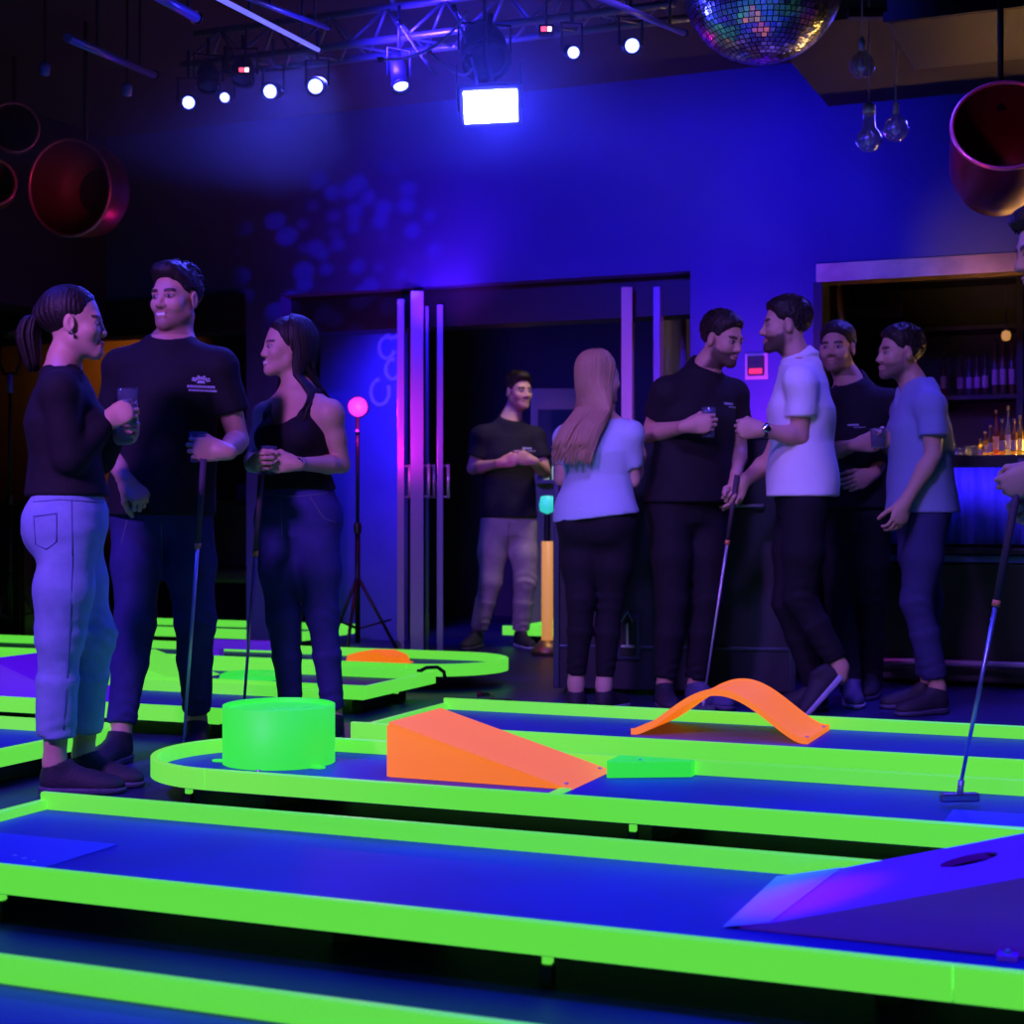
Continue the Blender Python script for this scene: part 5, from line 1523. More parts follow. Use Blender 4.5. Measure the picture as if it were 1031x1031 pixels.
for i in range(5):
    x = b0 + 0.2 + i * 0.6
    MB().tube([(x, VB - 0.12, 0.13), (x, VB + 0.02, 0.13)], 0.01, 8).build('rail_bracket', STEEL, bt)

sh = room_thing('bar_shelving', 'dark back shelving with two long shelves behind the bar', 'shelves')
VS = 9.55
s0, s1 = on_v(838, VS)[0], 1.2
zs = [zat(397, on_v(990, VS)[1]), zat(347, on_v(990, VS)[1]) + 0.12]
SHM = mat('dark_walnut', (0.014, 0.008, 0.007), 0.45, noise=0.4, nscale=6)
MB().box(s0, s1, VS + 0.3, VS + 0.33, 0.0, 2.7).build('back_panel', SHM, sh)
for z in zs + [2.25, 0.95]:
    MB().bevbox(s0, s1, VS, VS + 0.3, z - 0.03, z, 0.004).build('shelf', SHM, sh)
for i in range(4):
    x = s0 + (s1 - s0 - 0.04) * i / 3 + (0.05 if 0 < i < 3 else 0)
    MB().bevbox(x, x + 0.04, VS, VS + 0.3, 0, 2.7, 0.004).build('upright', SHM, sh)
def bottle(u, v, z, label, h, r, col, cap=(0.05, 0.03, 0.02), glow=None, group='bottles behind the bar'):
    t = thing('bottle', label, 'bottle', W(u, v, z + 0.0005), ANG, group)
    nm = 'bottle_glass_%02d_%02d_%02d' % tuple(int(c * 60) for c in col)
    m = mat(nm, col, 0.25, trans=0.85)
    MB().lathe([(0, 0), (r * 0.95, 0), (r, 0.01), (r, h * 0.55), (r * 0.85, h * 0.63), (r * 0.36, h * 0.74), (r * 0.32, h * 0.93), (r * 0.4, h * 0.94), (r * 0.4, h * 0.96), (0, h * 0.96)], 16).build('glass_body', m, t)
    MB().lathe([(r * 0.42, h * 0.93), (r * 0.44, h), (0, h)], 12).build('cap', mat('bottle_cap_%d' % int(cap[0] * 100), cap, 0.4), t)
    MB().lathe([(r * 1.015, h * 0.18), (r * 1.015, h * 0.45)], 16).build('paper_label', mat('label_%02d' % int(col[1] * 60), tuple(0.35 + 0.5 * c for c in col), 0.7), t)
    return t
PAL = [(0.5, 0.12, 0.15), (0.45, 0.14, 0.3), (0.35, 0.2, 0.3), (0.5, 0.12, 0.12), (0.4, 0.25, 0.12), (0.55, 0.3, 0.1), (0.6, 0.36, 0.08), (0.75, 0.4, 0.05)]
NAMES = ['dark red', 'plum', 'smoky pink', 'crimson', 'brown', 'tawny', 'amber', 'honey']
shelf_px = [(950, 0.26), (967, 0.24), (976, 0.24), (984, 0.24), (992, 0.25), (1002, 0.33), (1010, 0.33), (1019, 0.33), (1029, 0.28)]
for i, (px, h) in enumerate(shelf_px):
    u, _ = on_v(px, VS + 0.1)
    bottle(u, VS + 0.1, zs[0], '%s bottle on the upper bar shelf, number %s from the left' % (NAMES[i % 8], ['one', 'two', 'three', 'four', 'five', 'six', 'seven', 'eight', 'nine'][i]), h, 0.019, PAL[i % 8])
# bottles and glasses on the counter, lit by the added amber strip
ctr = [(987, 0.10, (0.75, 0.5, 0.06), 'short yellow'), (992, 0.14, (0.8, 0.5, 0.05), 'stubby golden'), (997, 0.17, (0.85, 0.55, 0.08), 'yellow green'), (1003, 0.25, (0.8, 0.15, 0.03), 'red'),
       (1009, 0.20, (0.85, 0.3, 0.04), 'orange'), (1015, 0.27, (0.9, 0.85, 0.75), 'clear white'), (1021, 0.2, (0.85, 0.4, 0.05), 'amber'), (1027, 0.22, (0.9, 0.6, 0.06), 'tall golden')]
for i, (px, h, c, nm) in enumerate(ctr):
    v = VB + 0.37 + 0.045 * (i % 2)
    u, _ = on_v(px, v)
    bottle(u, v, zt_, nm + ' bottle glowing on the bar counter', h, 0.016, c, cap=(0.7, 0.5, 0.1), group='bottles on the bar counter')
for px, h, nm in ((959, 0.1, 'tall clear glass at the left of the bar counter'), (964, 0.055, 'short clear glass beside the tall one on the counter'), (970, 0.055, 'short clear glass in the middle of the counter row'), (981, 0.06, 'lone short glass left of the glowing bottles')):
    u, _ = on_v(px, VB + 0.35)
    glass(W(u, VB + 0.35, zt_ + 0.0005), nm, r=0.017, h=h, fill=0.5, liquid=(0.9, 0.8, 0.5))
# hanging things inside the niche
for px, py, lab in ((845, 305, 'copper ladle hanging at the left of the bar niche'), (1013, 338, 'small brass lamp glowing deep in the bar niche')):
    v = 9.0; u, Y = on_v(px, v); z = zat(py, Y)
    if 'ladle' in lab:
        t = thing('bar_ladle', lab, 'ladle', W(u, v, z), ANG)
        MB().tube([(0, 0, 0.09), (0.005, 0, -0.02), (0.02, 0, -0.14)], 0.012, 8, r2=0.02).build('handle', mat('copper', (0.85, 0.45, 0.3), 0.3, metal=1), t)
        MB().lathe([(0, -0.03), (0.03, -0.01), (0.035, 0.02), (0.03, 0.02), (0, -0.02)], 16, Matrix.Translation((0.02, 0, -0.16))).build('bowl', MATS['copper'], t)
        MB().tube([(0, 0, 0.09), (0, 0, 0.36)], 0.003, 6).build('hook_wire', STEEL, t)
    else:
        t = thing('niche_lamp', lab, 'lamp', W(u, v, z), ANG)
        MB().lathe([(0, -0.03), (0.02, -0.022), (0.026, 0), (0.02, 0.022), (0, 0.03)], 16).build('bulb', mat('amber_bulb', (0.4, 0.2, 0.05), 0.4, emit=(1.0, 0.45, 0.1), estr=0.5), t)
        MB().tube([(0, 0, 0.03), (0, 0, 0.5)], 0.004, 6).build('cord', BLACK, t)
bm_ = room_thing('beam_rail', 'brown wooden rail across the bar niche', 'rail')
vv_ = 9.1
MB().bevbox(on_v(838, vv_)[0], on_v(908, vv_)[0], vv_, vv_ + 0.04, zat(320, on_v(870, vv_)[1]), zat(308, on_v(870, vv_)[1]), 0.004).build('board', SHM, bm_)
for px in (846, 902):
    MB().tube([(on_v(px, vv_)[0], vv_ + 0.02, zat(310, on_v(870, vv_)[1])), (on_v(px, vv_)[0], vv_ + 0.02, CEIL)], 0.008, 8).build('hanger', DARK_METAL, bm_)

# ------------------------------------------------------------------ lighting truss and lamps
TV, TZ = 6.05, None
u0t, Y0t = on_v(183, TV); u1t, Y1t = on_v(675, TV)
TZ = zat(66, Y0t)
tr = room_thing('lighting_truss', 'box lighting truss under the ceiling carrying the spot lamps', 'truss')
def chord(dv, dz, r=0.016):
    MB().tube([(u0t, TV + dv, TZ + dz), (u1t + 0.02, TV + dv, TZ + dz)], r, 10).build('chord', TRM, tr)
TRM = mat('truss_metal', (0.30, 0.30, 0.38), 0.35, metal=0.7)
for dv, dz in ((0, 0), (0.2, 0), (0.1, 0.17)):
    chord(dv, dz)
k = 0
x = u0t
while x < u1t - 0.1:
    x2 = x + 0.14
    for (a, b) in (((0, 0), (0.2, 0)), ((0, 0), (0.1, 0.17)), ((0.2, 0), (0.1, 0.17))):
        p, q = ((x, TV + a[0], TZ + a[1]), (x2, TV + b[0], TZ + b[1]))
        if k % 2: p, q = (x, TV + b[0], TZ + b[1]), (x2, TV + a[0], TZ + a[1])
        MB().tube([p, q], 0.007, 6).build('lattice_bar', TRM, tr)
    x = x2; k += 1
for px in (395, 455, 640):
    u = on_v(px, TV + 0.1)[0]
    MB().tube([(u, TV + 0.1, TZ + 0.16), (u, TV + 0.1, CEIL)], 0.012, 8).build('drop_rod', TRM, tr)

LENS = mat('lamp_lens_blue', (0.2, 0.2, 0.6), 0.2, emit=(0.08, 0.1, 1.0), estr=16.0)
def par_can(px, py, Y, label, aim, r=0.045, L=0.14, lens=True, power=0, color=BLUE, can_r=None):
    p = at(px, py, Y)
    d = Vector(aim).normalized()
    t = thing('spot_lamp', label, 'spotlight', p)
    M = d.to_track_quat('Z', 'Y').to_matrix().to_4x4()
    cr = can_r or r * 1.25
    MB().lathe([(cr * 0.92, 0.0), (cr, 0.004), (cr, -L * 0.6), (cr * 0.75, -L), (0, -L)], 24, M).build('can', BLACK, t)
    MB().lathe([(cr, 0.004), (cr * 1.06, 0.006), (cr * 1.06, -0.015), (cr, -0.018)], 24, M).build('bezel', DARK_METAL, t)
    MB().lathe([(0, -0.004), (r, -0.008), (r, -0.016), (0, -0.016)], 24, M).build('lens', LENS if lens else BLACK, t)
    # yoke up to the truss chord
    s = d.cross(Vector((0, 0, 1))).normalized() * (cr + 0.012)
    c_ = -d * L * 0.35
    ty = Vector((0, 0, 0.11))
    MB().tube([c_ + s, c_ + s + ty, c_ - s + ty, c_ - s], 0.006, 6).build('yoke', DARK_METAL, t)
    MB().tube([c_ + ty, c_ + Vector((0, 0, max(0.13, TZ - p.z)))], 0.008, 6).build('clamp', DARK_METAL, t)
    if power:
        lo = light('spot_beam', 'SPOT', p + d * 0.03, p + d * 3, power, color, 0.03, 40, 0.6)
        lo.parent = t; lo.location = d * 0.03
    return t
tocam = lambda px, py, Y: (Vector((0, 0, CAMZ)) - at(px, py, Y)).normalized()
for px, py, Y, lab, ax_, kw in (
    (190, 103, 6.9, 'leftmost small spot lamp on the truss', (0.25, -1, -0.15), dict(r=0.026)),
    (226, 98, 6.85, 'tiny spot lamp second from the left on the truss', (0.1, -1, -0.2), dict(r=0.02)),
    (271, 92, 6.75, 'round blue-white spot lamp, third from the left on the truss', (-0.2, -1, -0.25), dict(r=0.028)),
    (317, 87, 6.65, 'round blue-white spot lamp, fourth from the left on the truss', (-0.1, -1, -0.3), dict(r=0.030)),
    (404, 88, 6.45, 'tilted spot lamp left of the big flood light', (0.2, -0.45, -0.9), dict(r=0.03, L=0.17)),
    (578, 53, 6.1, 'round spot lamp right of the big flood light', (0.15, -1, -0.35), dict(r=0.022)),
    (637, 46, 6.0, 'rightmost round spot lamp on the truss', (0.1, -1, -0.3), dict(r=0.026))):
    par_can(px, py, Y, lab, ax_, **kw)
for px, py, Y, lab, ax_ in ((210, 88, 6.85, 'dark cylindrical lamp can beside the leftmost spot', (0.1, -0.3, -1)), (244, 82, 6.8, 'dark tapered lamp can between the left spots', (0.0, -0.3, -1)), (490, 62, 6.3, 'large dark moving head lamp above the flood light', (0.15, -0.6, -0.8))):
    par_can(px, py, Y, lab, ax_, r=0.04 if px < 400 else 0.075, L=0.1 if px < 400 else 0.18, lens=False)
for px, py, Y, lab in ((246, 71, 6.75, 'red indicator box on the left of the truss'), (550, 30, 6.1, 'red indicator box on the right of the truss')):
    t = thing('indicator_box', lab, 'indicator light', at(px, py, Y))
    MB().bevbox(-0.03, 0.03, -0.01, 0.03, -0.02, 0.02, 0.004).build('housing', BLACK, t)
    MB().box(-0.02, 0.0, -0.012, -0.0095, -0.009, 0.009).build('red_led', mat('red_led_bright', (0.4, 0, 0), 0.4, emit=(1, 0.05, 0.1), estr=3), t)
    MB().box(0.004, 0.02, -0.012, -0.0095, -0.009, 0.009).build('white_led', mat('pale_led', (0.4, 0.3, 0.3), 0.4, emit=(1, 0.6, 0.7), estr=3), t)
    MB().tube([(0, 0.02, 0.02), (0, 0.05, 0.2)], 0.005, 6).build('bracket', DARK_METAL, t)

# big flood lamp
FY = 6.2
fc = at(494, 107, FY)
fl = thing('flood_lamp', 'bright white-blue flood lamp hanging from the truss', 'flood light', fc)
fd = Vector((0.08, -0.93, -0.36)).normalized()
FM = fd.to_track_quat('Z', 'Y').to_matrix().to_4x4() @ Matrix.Rotation(math.radians(4), 4, 'Z')
def fbox(x0, x1, y0, y1, z0, z1, nm, m):
    o = MB().bevbox(x0, x1, y0, y1, z0, z1, 0.004).build(nm, m, fl)
    o.matrix_local = FM
    return o
fbox(-0.105, 0.105, -0.062, 0.062, 0.0, 0.01, 'lamp_panel', mat('flood_glow', (0.8, 0.8, 1), 0.3, emit=(0.04, 0.045, 1.0), estr=320.0))
fbox(-0.122, 0.122, -0.078, 0.078, -0.08, -0.002, 'housing', BLACK)
for e in (-1, 1):
    fbox(e * 0.126 - 0.004, e * 0.126 + 0.004, -0.02, 0.16, -0.06, -0.03, 'bracket', DARK_METAL)
MB().tube([(0, 0.02, 0.1), (-0.02, 0.0, 0.22), (0.0, 0.0, 0.36)], 0.012, 8).build('hanger', DARK_METAL, fl)
for k, (x0, y0, x1, y1, Y) in enumerate(((380, 60, 470, 12, 6.25), (400, 20, 440, 75, 6.3), (430, 50, 475, 70, 6.3), (456, 5, 480, 88, 6.25))):
    t = thing('cable', ['looped pale cable left of the flood lamp', 'pale cable dropping from the truss', 'sagging cable beside the flood lamp', 'cable running down to the flood lamp'][k], 'cable')
    a, b = at(x0, y0, Y), at(x1, y1, Y - 0.05)
    m_ = (a + b) / 2 + Vector((0.05, 0.12, -0.07))
    pts = [a * (1 - s) ** 2 + m_ * 2 * s * (1 - s) + b * s * s for s in [i / 12 for i in range(13)]]
    MB().tube(pts, 0.006, 6).build('cable_sheath', mat('pale_cable', (0.35, 0.35, 0.5), 0.5), t)
    MB().tube([pts[0], pts[0] + (pts[1] - pts[0]) * 0.6], 0.011, 8).build('plug', BLACK, t)

# ceiling pipes and light bars
for k, (x0, y0, x1, y1, Y0_, Y1_, r, lab) in enumerate((
    (68, 38, 156, 76, 6.2, 7.4, 0.018, 'thin blue lit pipe at the upper left'),
    (152, -8, 198, 18, 5.0, 5.4, 0.018, 'short square pipe at the top edge'),
    (212, -6, 322, 51, 4.8, 6.3, 0.009, 'bright blue-white light bar running into the truss'),
    (240, -6, 332, 29, 5.0, 6.3, 0.010, 'thin pipe beside the bright light bar'),
    (600, -4, 690, 34, 5.2, 6.2, 0.012, 'dark pipe right of the truss'))):
    t = thing('ceiling_pipe', lab, 'pipe')
    a, b = at(x0, y0, Y0_), at(x1, y1, Y1_)
    m = mat('blue_pipe', (0.2, 0.2, 0.75), 0.3, metal=0.3) if k != 2 else mat('light_bar', (0.4, 0.4, 0.8), 0.3, emit=(0.15, 0.15, 1.0), estr=1.1)
    MB().tube([a, b], r, 10).build('tube', m, t)
    MB().tube([b - (b - a) * 0.02, b + (b - a) * 0.004], r * 1.3, 10).build('end_cap', DARK_METAL, t)
    for f_ in (0.3, 0.8):
        q = a + (b - a) * f_
        MB().tube([q, (q.x, q.y, CEIL)], 0.006, 6).build('hanger_rod', DARK_METAL, t)
for k, (px, py, Y) in enumerate(((128, 91, 7.2), (45, 70, 7.0))):
    t = thing('ceiling_sensor', ['small blue glinting fixture left of the truss', 'small dim fixture at the upper left corner'][k], 'fixture', at(px, py, Y))
    MB().lathe([(0, -0.03), (0.02, -0.025), (0.026, 0.01), (0.02, 0.03), (0, 0.03)], 14).build('dome', mat('blue_dome', (0.2, 0.25, 0.8), 0.15), t)
    MB().tube([(0, 0, 0.03), (0, 0, CEIL - at(px, py, Y).z)], 0.006, 6).build('stem', DARK_METAL, t)

# ------------------------------------------------------------------ mirror ball
MBY = 6.0
mc = at(768, -18, MBY); mr = 80 / F * MBY
ball = thing('mirror_ball', 'large mirror ball hanging at the top edge', 'disco ball', mc)
rows = 44
mb = MB()
for i in range(rows):
    t0, t1 = math.pi * i / rows + 0.006, math.pi * (i + 1) / rows - 0.006
    tm_ = (t0 + t1) / 2
    n = max(4, int(2 * math.pi * math.sin(tm_) * mr / (math.pi * mr / rows)))
    for j in range(n):
        p0, p1 = 2 * math.pi * j / n + 0.006 / max(0.1, math.sin(tm_)), 2 * math.pi * (j + 1) / n - 0.006 / max(0.1, math.sin(tm_))
        c_ = Vector((math.sin(tm_) * math.cos((p0 + p1) / 2), math.sin(tm_) * math.sin((p0 + p1) / 2), math.cos(tm_)))
        jx = Vector((random.uniform(-1, 1), random.uniform(-1, 1), random.uniform(-1, 1))) * 0.02
        vs = []
        for a, b in ((t0, p0), (t1, p0), (t1, p1), (t0, p1)):
            q = Vector((math.sin(a) * math.cos(b), math.sin(a) * math.sin(b), math.cos(a)))
            vs.append((q + c_ * ((q - c_).dot(jx)) * 3) * (mr + 0.003))
        mb.add(vs, [(0, 1, 2, 3)])
tl = mb.build('mirror_tiles', mat('mirror_tile', (0.8, 0.8, 0.95), 0.22, metal=1.0), ball)
tl['kind'] = 'stuff'
MB().lathe([(mr * math.sin(math.pi * i / 24), -mr * math.cos(math.pi * i / 24)) for i in range(25)], 40).build('core', DARK_METAL, ball)
MB().tube([(0, 0, mr), (0, 0, CEIL - mc.z)], 0.012, 8).build('motor_rod', DARK_METAL, ball)

# ------------------------------------------------------------------ glass pendants
PGL = mat('pendant_glass', (0.4, 0.4, 0.6), 0.06, metal=0.5, alpha=0.5, spec=1.0, coat=1.0)
def pendant(px, py, r, Y, label, kind):
    p = at(px, py, Y)
    t = thing('glass_pendant', label, 'pendant lamp', p)
    if kind == 'globe':
        prof = [(0.0, -r), (r * 0.55, -r * 0.86), (r * 0.95, -r * 0.35), (r, 0.05 * r), (r * 0.8, r * 0.6), (r * 0.4, r * 0.95), (r * 0.22, r * 1.2)]
    else:
        prof = [(0.0, -r), (r * 0.6, -r * 0.85), (r, -r * 0.2), (r * 0.9, r * 0.3), (r * 0.5, r * 0.8), (r * 0.42, r * 1.6), (r * 0.42, r * 1.9)]
    MB().lathe(prof, 28).build('shade', PGL, t)
    MB().lathe([(0, prof[-1][1]), (prof[-1][0] * 1.15, prof[-1][1]), (prof[-1][0] * 1.15, prof[-1][1] + 0.035), (0.006, prof[-1][1] + 0.05)], 16).build('socket', STEEL, t)
    MB().lathe([(0, -r * 0.45), (r * 0.3, -r * 0.2), (r * 0.3, r * 0.15), (0.01, r * 0.6)], 14).build('bulb', mat('dim_bulb', (0.7, 0.6, 0.7), 0.1, metal=0.6), t)
    MB().tube([(0, 0, prof[-1][1] + 0.045), (0, 0, CEIL - p.z - (0.0 if py < 100 else 0.0))], 0.004, 6).build('cord', mat('grey_cord', (0.25, 0.22, 0.3), 0.6), t)
pendant(868, 66, 0.052, 6.3, 'upper dome glass pendant near the mirror ball', 'globe')
pendant(875, 140, 0.055, 6.6, 'lower left flask shaped glass pendant', 'flask')
pendant(902, 130, 0.052, 6.5, 'lower right globe glass pendant', 'globe')
cb = thing('ceiling_bracket', 'dark bracket holding the glass pendants', 'bracket', at(888, 14, 6.45))
MB().bevbox(-0.14, 0.14, -0.03, 0.03, -0.02, 0.02, 0.004).build('crossbar', BLACK, cb)
MB().tube([(0.05, 0, 0.02), (0.05, 0, CEIL - at(888, 14, 6.45).z)], 0.012, 8).build('stem', BLACK, cb)

# ------------------------------------------------------------------ round horns
HORN = mat('horn_copper', (0.30, 0.035, 0.05), 0.35, metal=0.55, noise=0.3, nscale=5)
HORN_IN = mat('horn_inside', (0.12, 0.015, 0.025), 0.55, metal=0.2)
RIMM = mat('horn_rim', (0.9, 0.2, 0.35), 0.25, metal=0.5)
def horn(px, py, rpx, Y, label, aim, depth):
    p = at(px, py, Y); r = rpx / F * Y
    t = thing('round_horn', label, 'horn speaker', p)
    M = Vector(aim).normalized().to_track_quat('Z', 'Y').to_matrix().to_4x4()
    prof = [(r, 0.0), (r * 1.01, -depth * 0.3), (r * 0.98, -depth * 0.65), (r * 0.8, -depth * 0.9), (r * 0.3, -depth)]
    MB().lathe(prof, 40, M).build('shell', HORN, t)
    MB().lathe([(a * 0.975, b + 0.0) for a, b in prof] + [(0, -depth * 0.99)], 40, M).build('inner_shell', HORN_IN, t)
    MB().lathe([(r + 0.008 * math.cos(a), 0.008 * math.sin(a)) for a in np.linspace(0, 2 * math.pi, 9)], 44, M).build('rim', RIMM, t)
    MB().lathe([(0, -depth * 0.97), (r * 0.28, -depth * 0.97), (r * 0.5, -depth * 0.94)], 32, M).build('driver_cone', BLACK, t)
    c_ = M @ Vector((0, 0, -depth * 0.5)) + Vector((0, 0, r * 0.96))
    MB().tube([c_, (c_.x, c_.y, CEIL - p.z)], 0.012, 8).build('hanger', DARK_METAL, t)
horn(70, 189, 48, 7.6, 'large round copper horn hanging at the left', (-0.36, -1, -0.1), 0.26)
horn(14, 128, 24, 8.2, 'small round horn above the large left horn', (0.3, -1, -0.1), 0.25)
horn(-8, 183, 23, 7.8, 'small round horn cut by the left frame edge', (0.3, -1, 0.0), 0.25)
horn(1012, 126, 52, 5.6, 'large round horn with magenta rim at the upper right', (-0.22, -1, 0.42), 0.4)

# ------------------------------------------------------------------ stands
def tripod(px, pyfloor_Y, top_z, label, head):
    Y = pyfloor_Y
    p = at(px, 515.5, Y); p.z = 0
    t = thing('tripod_stand', label, 'stand', p)
    MB().tube([(0, 0, 0.12), (0, 0, top_z * 0.55)], 0.015, 10).build('lower_pole', DARK_METAL, t)
    MB().tube([(0, 0, top_z * 0.55), (0, 0, top_z)], 0.011, 10).build('upper_pole', DARK_METAL, t)
    MB().lathe([(0.02, -0.03), (0.024, 0), (0.02, 0.03)], 12, Matrix.Translation((0, 0, top_z * 0.55))).build('collar', BLACK, t)
    for a in (20, 140, 260):
        c, s = math.cos(math.radians(a)), math.sin(math.radians(a))
        MB().tube([(0, 0, 0.5), (c * 0.27, s * 0.27, 0.012)], 0.010, 8).build('leg', BLACK, t)
        MB().tube([(0, 0, 0.2), (c * 0.2, s * 0.2, 0.25)], 0.006, 6).build('brace', BLACK, t)
    head(t, top_z)
    return t
def yoke_head(t, z):
    MB().tube([(-0.055, 0, z + 0.28), (-0.07, 0, z + 0.1), (-0.04, 0, z + 0.02), (0.04, 0, z + 0.02), (0.07, 0, z + 0.1), (0.055, 0, z + 0.28)], 0.011, 8).build('yoke', DARK_METAL, t)
    MB().lathe([(0.0, -0.05), (0.06, -0.04), (0.075, 0.0), (0.06, 0.05), (0, 0.06)], 20, Matrix.Translation((0, 0, z + 0.28))).build('lamp_head', BLACK, t)
    MB().tube([(0, 0, z - 0.1), (0, 0, z + 0.02)], 0.018, 10).build('spigot', mat('blue_spigot', (0.1, 0.12, 0.8), 0.3), t)
tripod(10, 10.0, 1.72, 'tripod lamp stand with yoke at the left edge', yoke_head)
PINK = mat('pink_lamp_glow', (0.8, 0.2, 0.8), 0.3, emit=(0.7, 0.05, 0.85), estr=0.5)
def pink_head(t, z):
    MB().lathe([(0, -0.045), (0.05, -0.04), (0.058, -0.02), (0.05, 0), (0, 0.0)], 20, Matrix.Translation((0, 0, z + 0.06)) @ Matrix.Rotation(math.radians(-90), 4, 'X') @ Matrix.Rotation(math.pi, 4, 'X')).build('lamp_face', PINK, t)
    MB().lathe([(0.06, 0), (0.06, 0.08), (0.03, 0.12), (0, 0.12)], 20, Matrix.Translation((0, 0, z + 0.06)) @ Matrix.Rotation(math.radians(-90), 4, 'X')).build('lamp_can', BLACK, t)
    MB().lathe([(0, -0.01), (0.012, 0), (0, 0.01)], 10, Matrix.Translation((0, -0.02, z - 0.08))).build('pilot_light', PINK, t)
    lo = light('pink_lamp_light', 'POINT', (0, 0, 0), None, 10, (1.0, 0.02, 0.6), 0.04)
    lo.parent = t; lo.location = (0.02, -0.12, z + 0.06)
tripod(360, 9.1, zat(420, 9.1), 'tripod lamp stand with round pink light behind the tank top woman', pink_head)

# ------------------------------------------------------------------ partition with looped chalk mural in the back room
PV = 9.65
struct('wall_partition', MB().box(on_v(322, PV)[0], on_v(404, PV)[0], PV, PV + 0.1, 0, 2.6), wall_paint('partition_blue', (0.10, 0.08, 0.5), (0.06, 0.05, 0.36)), 'blue partition wall left of the folding doors')
mu = room_thing('wall_mural', 'looped pale mural on the blue partition by the folding doors', 'mural')
for k, (cx, cy, r) in enumerate(((393, 310, 9), (396, 330, 10), (390, 350, 11), (396, 372, 10), (383, 395, 13))):
    u, Y = on_v(cx, PV); z = zat(cy, Y)
    R_ = r / F * Y
    pts = [(u + R_ * math.cos(a) * 0.8, PV - 0.004, z + R_ * math.sin(a)) for a in np.linspace(0.4 * k, 0.4 * k + 5.2, 18)]
    MB().tube(pts, 0.018, 6).build('painted_loop', mat('mural_paint', (0.35, 0.3, 0.8), 0.7), mu)
# ------------------------------------------------------------------ back room furniture
bn = room_thing('bench', 'long dark padded bench in the left opening', 'bench')
q0, q1 = on_v(150, 9.9)[0], on_v(300, 9.9)[0]
MB().bevbox(q0, q1, 9.7, 10.2, 0.36, 0.46, 0.03).build('seat', mat('dark_vinyl', (0.03, 0.02, 0.04), 0.4), bn)
MB().bevbox(q0, q1, 10.15, 10.28, 0.46, 0.95, 0.03).build('backrest', MATS['dark_vinyl'], bn)
for x in (q0 + 0.1, (q0 + q1) / 2, q1 - 0.1):
    MB().box(x - 0.03, x + 0.03, 9.75, 10.1, 0, 0.36).build('leg', BLACK, bn)
cbn = room_thing('equipment_cabinet', 'low dark equipment cabinet at the left edge', 'cabinet')
e0, e1 = on_v(-30, 8.6)[0], on_v(30, 8.6)[0]
MB().bevbox(e0, e1, 8.55, 8.9, 0.0, 0.95, 0.01).build('body', mat('dark_red_laminate', (0.05, 0.012, 0.02), 0.4), cbn)
for i in range(2):
    MB().bevbox(e0 + 0.03 + i * (e1 - e0) / 2, e0 - 0.03 + (i + 1) * (e1 - e0) / 2, 8.535, 8.55, 0.05, 0.9, 0.004).build('cabinet_door', BLACK, cbn)
dk = room_thing('hooded_console', 'blue lit hooded console roof at the left edge', 'canopy')
c0, c1 = on_v(-40, 7.9)[0], on_v(38, 7.9)[0]
zz_ = zat(292, on_v(10, 7.9)[1])
pts = [(-0.0, -0.12), (0.02, -0.02), (0.1, 0.02), (0.3, 0.03), (0.38, -0.06), (0.34, -0.06), (0.28, -0.0), (0.1, -0.01), (0.04, -0.05), (0.03, -0.12)]
n_ = len(pts)
MB().add([(x, 7.9 + a, zz_ + b) for x in (c0, c1) for a, b in pts], [list(range(n_)), list(range(n_, 2 * n_))[::-1]] + [(i, i + n_, (i + 1) % n_ + n_, (i + 1) % n_) for i in range(n_)]).build('hood', mat('hood_blue', (0.1, 0.1, 0.45), 0.35), dk)
for x in (c0 + 0.05, c1 - 0.03):
    MB().tube([(x, 8.1, zz_), (x, 8.1, CEIL)], 0.015, 8).build('hanger_rod', DARK_METAL, dk)
# amber lit post and teal lantern beyond the doors
for px, y0, y1, r, lab, nm, m in ((551, 545, 640, 0.035, 'amber glowing column beyond the folding doors', 'light_column', mat('amber_glow', (0.6, 0.35, 0.1), 0.4, emit=(1.0, 0.42, 0.08), estr=0.5)),):
    Y = 9.7
    p = at(px, 515.5, Y); p.z = 0
    t = thing(nm, lab, 'lamp', p)
    MB().lathe([(r * 1.1, 0.08), (r, 0.1), (r, zat(y0, Y)), (0, zat(y0, Y))], 20).build('glow_tube', m, t)
    MB().lathe([(0, 0.0), (0.1, 0.0), (0.1, 0.03), (r * 1.2, 0.09), (0, 0.09)], 20).build('base', mat('gold_base', (0.6, 0.4, 0.15), 0.4, metal=0.8), t)
    zc = zat(508, Y)
    t2 = thing('teal_lantern', 'small teal glowing lantern on the amber column', 'lantern', (p.x, p.y, zat(y0, Y)))
    MB().lathe([(0.02, 0), (0.02, zc - zat(y0, Y) - 0.06)], 12).build('stem', DARK_METAL, t2)
    MB().lathe([(0, zc - zat(y0, Y) - 0.06), (0.045, zc - zat(y0, Y) - 0.04), (0.05, zc - zat(y0, Y)), (0.04, zc - zat(y0, Y) + 0.05), (0, zc - zat(y0, Y) + 0.055)], 20).build('glow_shade', mat('teal_glow', (0.1, 0.6, 0.5), 0.4, emit=(0.03, 0.8, 0.6), estr=0.7), t2)
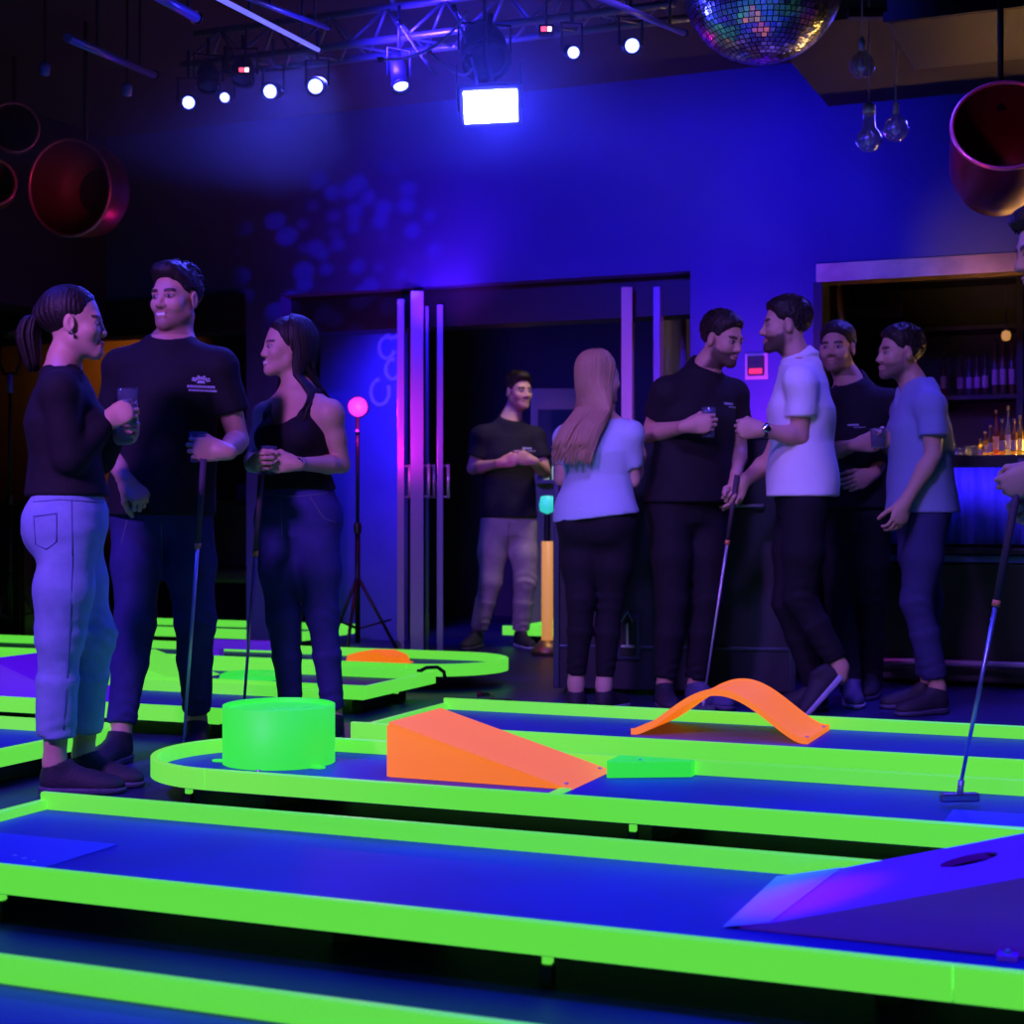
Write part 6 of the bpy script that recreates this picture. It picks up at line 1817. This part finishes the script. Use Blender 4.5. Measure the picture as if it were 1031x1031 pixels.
# framed pictures on the grey divider wall and shelf with bottles in the back room
Yb = 11.3
sf = thing('wall_cabinet', 'cabinet with small glowing bottles behind the khaki trousered man', 'cabinet', at(570, 515.5, Yb) - Vector((0, 0, CAMZ)))
MB().bevbox(-0.25, 0.35, 0.0, 0.3, 0.0, 1.75, 0.01).build('body', mat('tan_laminate', (0.4, 0.3, 0.2), 0.5), sf)
MB().box(-0.2, 0.3, -0.004, 0.0, 1.1, 1.6).build('niche_panel', mat('dark_slate', (0.03, 0.05, 0.07), 0.4), sf)
MB().bevbox(-0.22, 0.32, -0.06, 0.0, 1.07, 1.1, 0.004).build('ledge', MATS['tan_laminate'], sf)
for x in (-0.14, -0.08, 0.02):
    MB().lathe([(0, 0), (0.02, 0), (0.02, 0.09), (0.008, 0.12), (0.008, 0.15), (0, 0.15)], 12, Matrix.Translation((x, -0.03, 1.1))).build('vial', mat('glowing_vial', (0.7, 0.8, 0.6), 0.3, emit=(0.6, 0.8, 0.5), estr=0.4), sf)  # faint glow put into the vial material
# floor cable by the rounded far lane
t = thing('floor_cable', 'dark cable snaking on the floor left of the road case', 'cable')
pts = []
for i in range(24):
    s_ = i / 23
    pts.append(W(-3.0 + 0.35 * s_, 6.9 - 0.35 * s_ + 0.05 * math.sin(s_ * 12), 0.008))
MB().tube(pts, 0.007, 6).build('cable_sheath', BLACK, t)
MB().tube([pts[0], pts[0] + (pts[0] - pts[1]) * 1.2], 0.013, 8).build('red_plug', mat('red_plug', (0.5, 0.02, 0.08), 0.5), t)
# clip on the far lane corner
t = thing('cable_clip', 'black curved hose clip on the corner of the left lane', 'clip', W(-3.14, 6.66, Z1))
MB().tube([(-0.06, 0, 0.004), (-0.03, 0, 0.02), (0.02, 0, 0.022), (0.05, 0, 0.0), (0.055, 0, -0.03)], 0.009, 8).build('hose', BLACK, t)
MB().bevbox(-0.075, -0.05, -0.015, 0.015, 0.0, 0.012, 0.003).build('clamp', BLACK, t)

# ------------------------------------------------------------------ thin haze box, shaped to give the flood lamp its glow
hz = MB().box(-6.1, -1.75, 4.6, WV - 0.05, 2.15, CEIL - 0.01)
hm = bpy.data.materials.new('glow_haze')
hm.use_nodes = True
for n_ in list(hm.node_tree.nodes):
    if n_.type != 'OUTPUT_MATERIAL': hm.node_tree.nodes.remove(n_)
vs_ = hm.node_tree.nodes.new('ShaderNodeVolumeScatter')
vs_.inputs['Color'].default_value = (0.8, 0.85, 1, 1)
vs_.inputs['Density'].default_value = 0.045
vs_.inputs['Anisotropy'].default_value = 0.5
hm.node_tree.links.new(vs_.outputs[0], hm.node_tree.nodes['Material Output'].inputs['Volume'])
ho = hz.build('haze', hm)
ho.rotation_euler = (0, 0, ANG)
tag(ho, 'thin haze box around the truss, added for the flood lamp glow', 'haze', None, 'stuff')
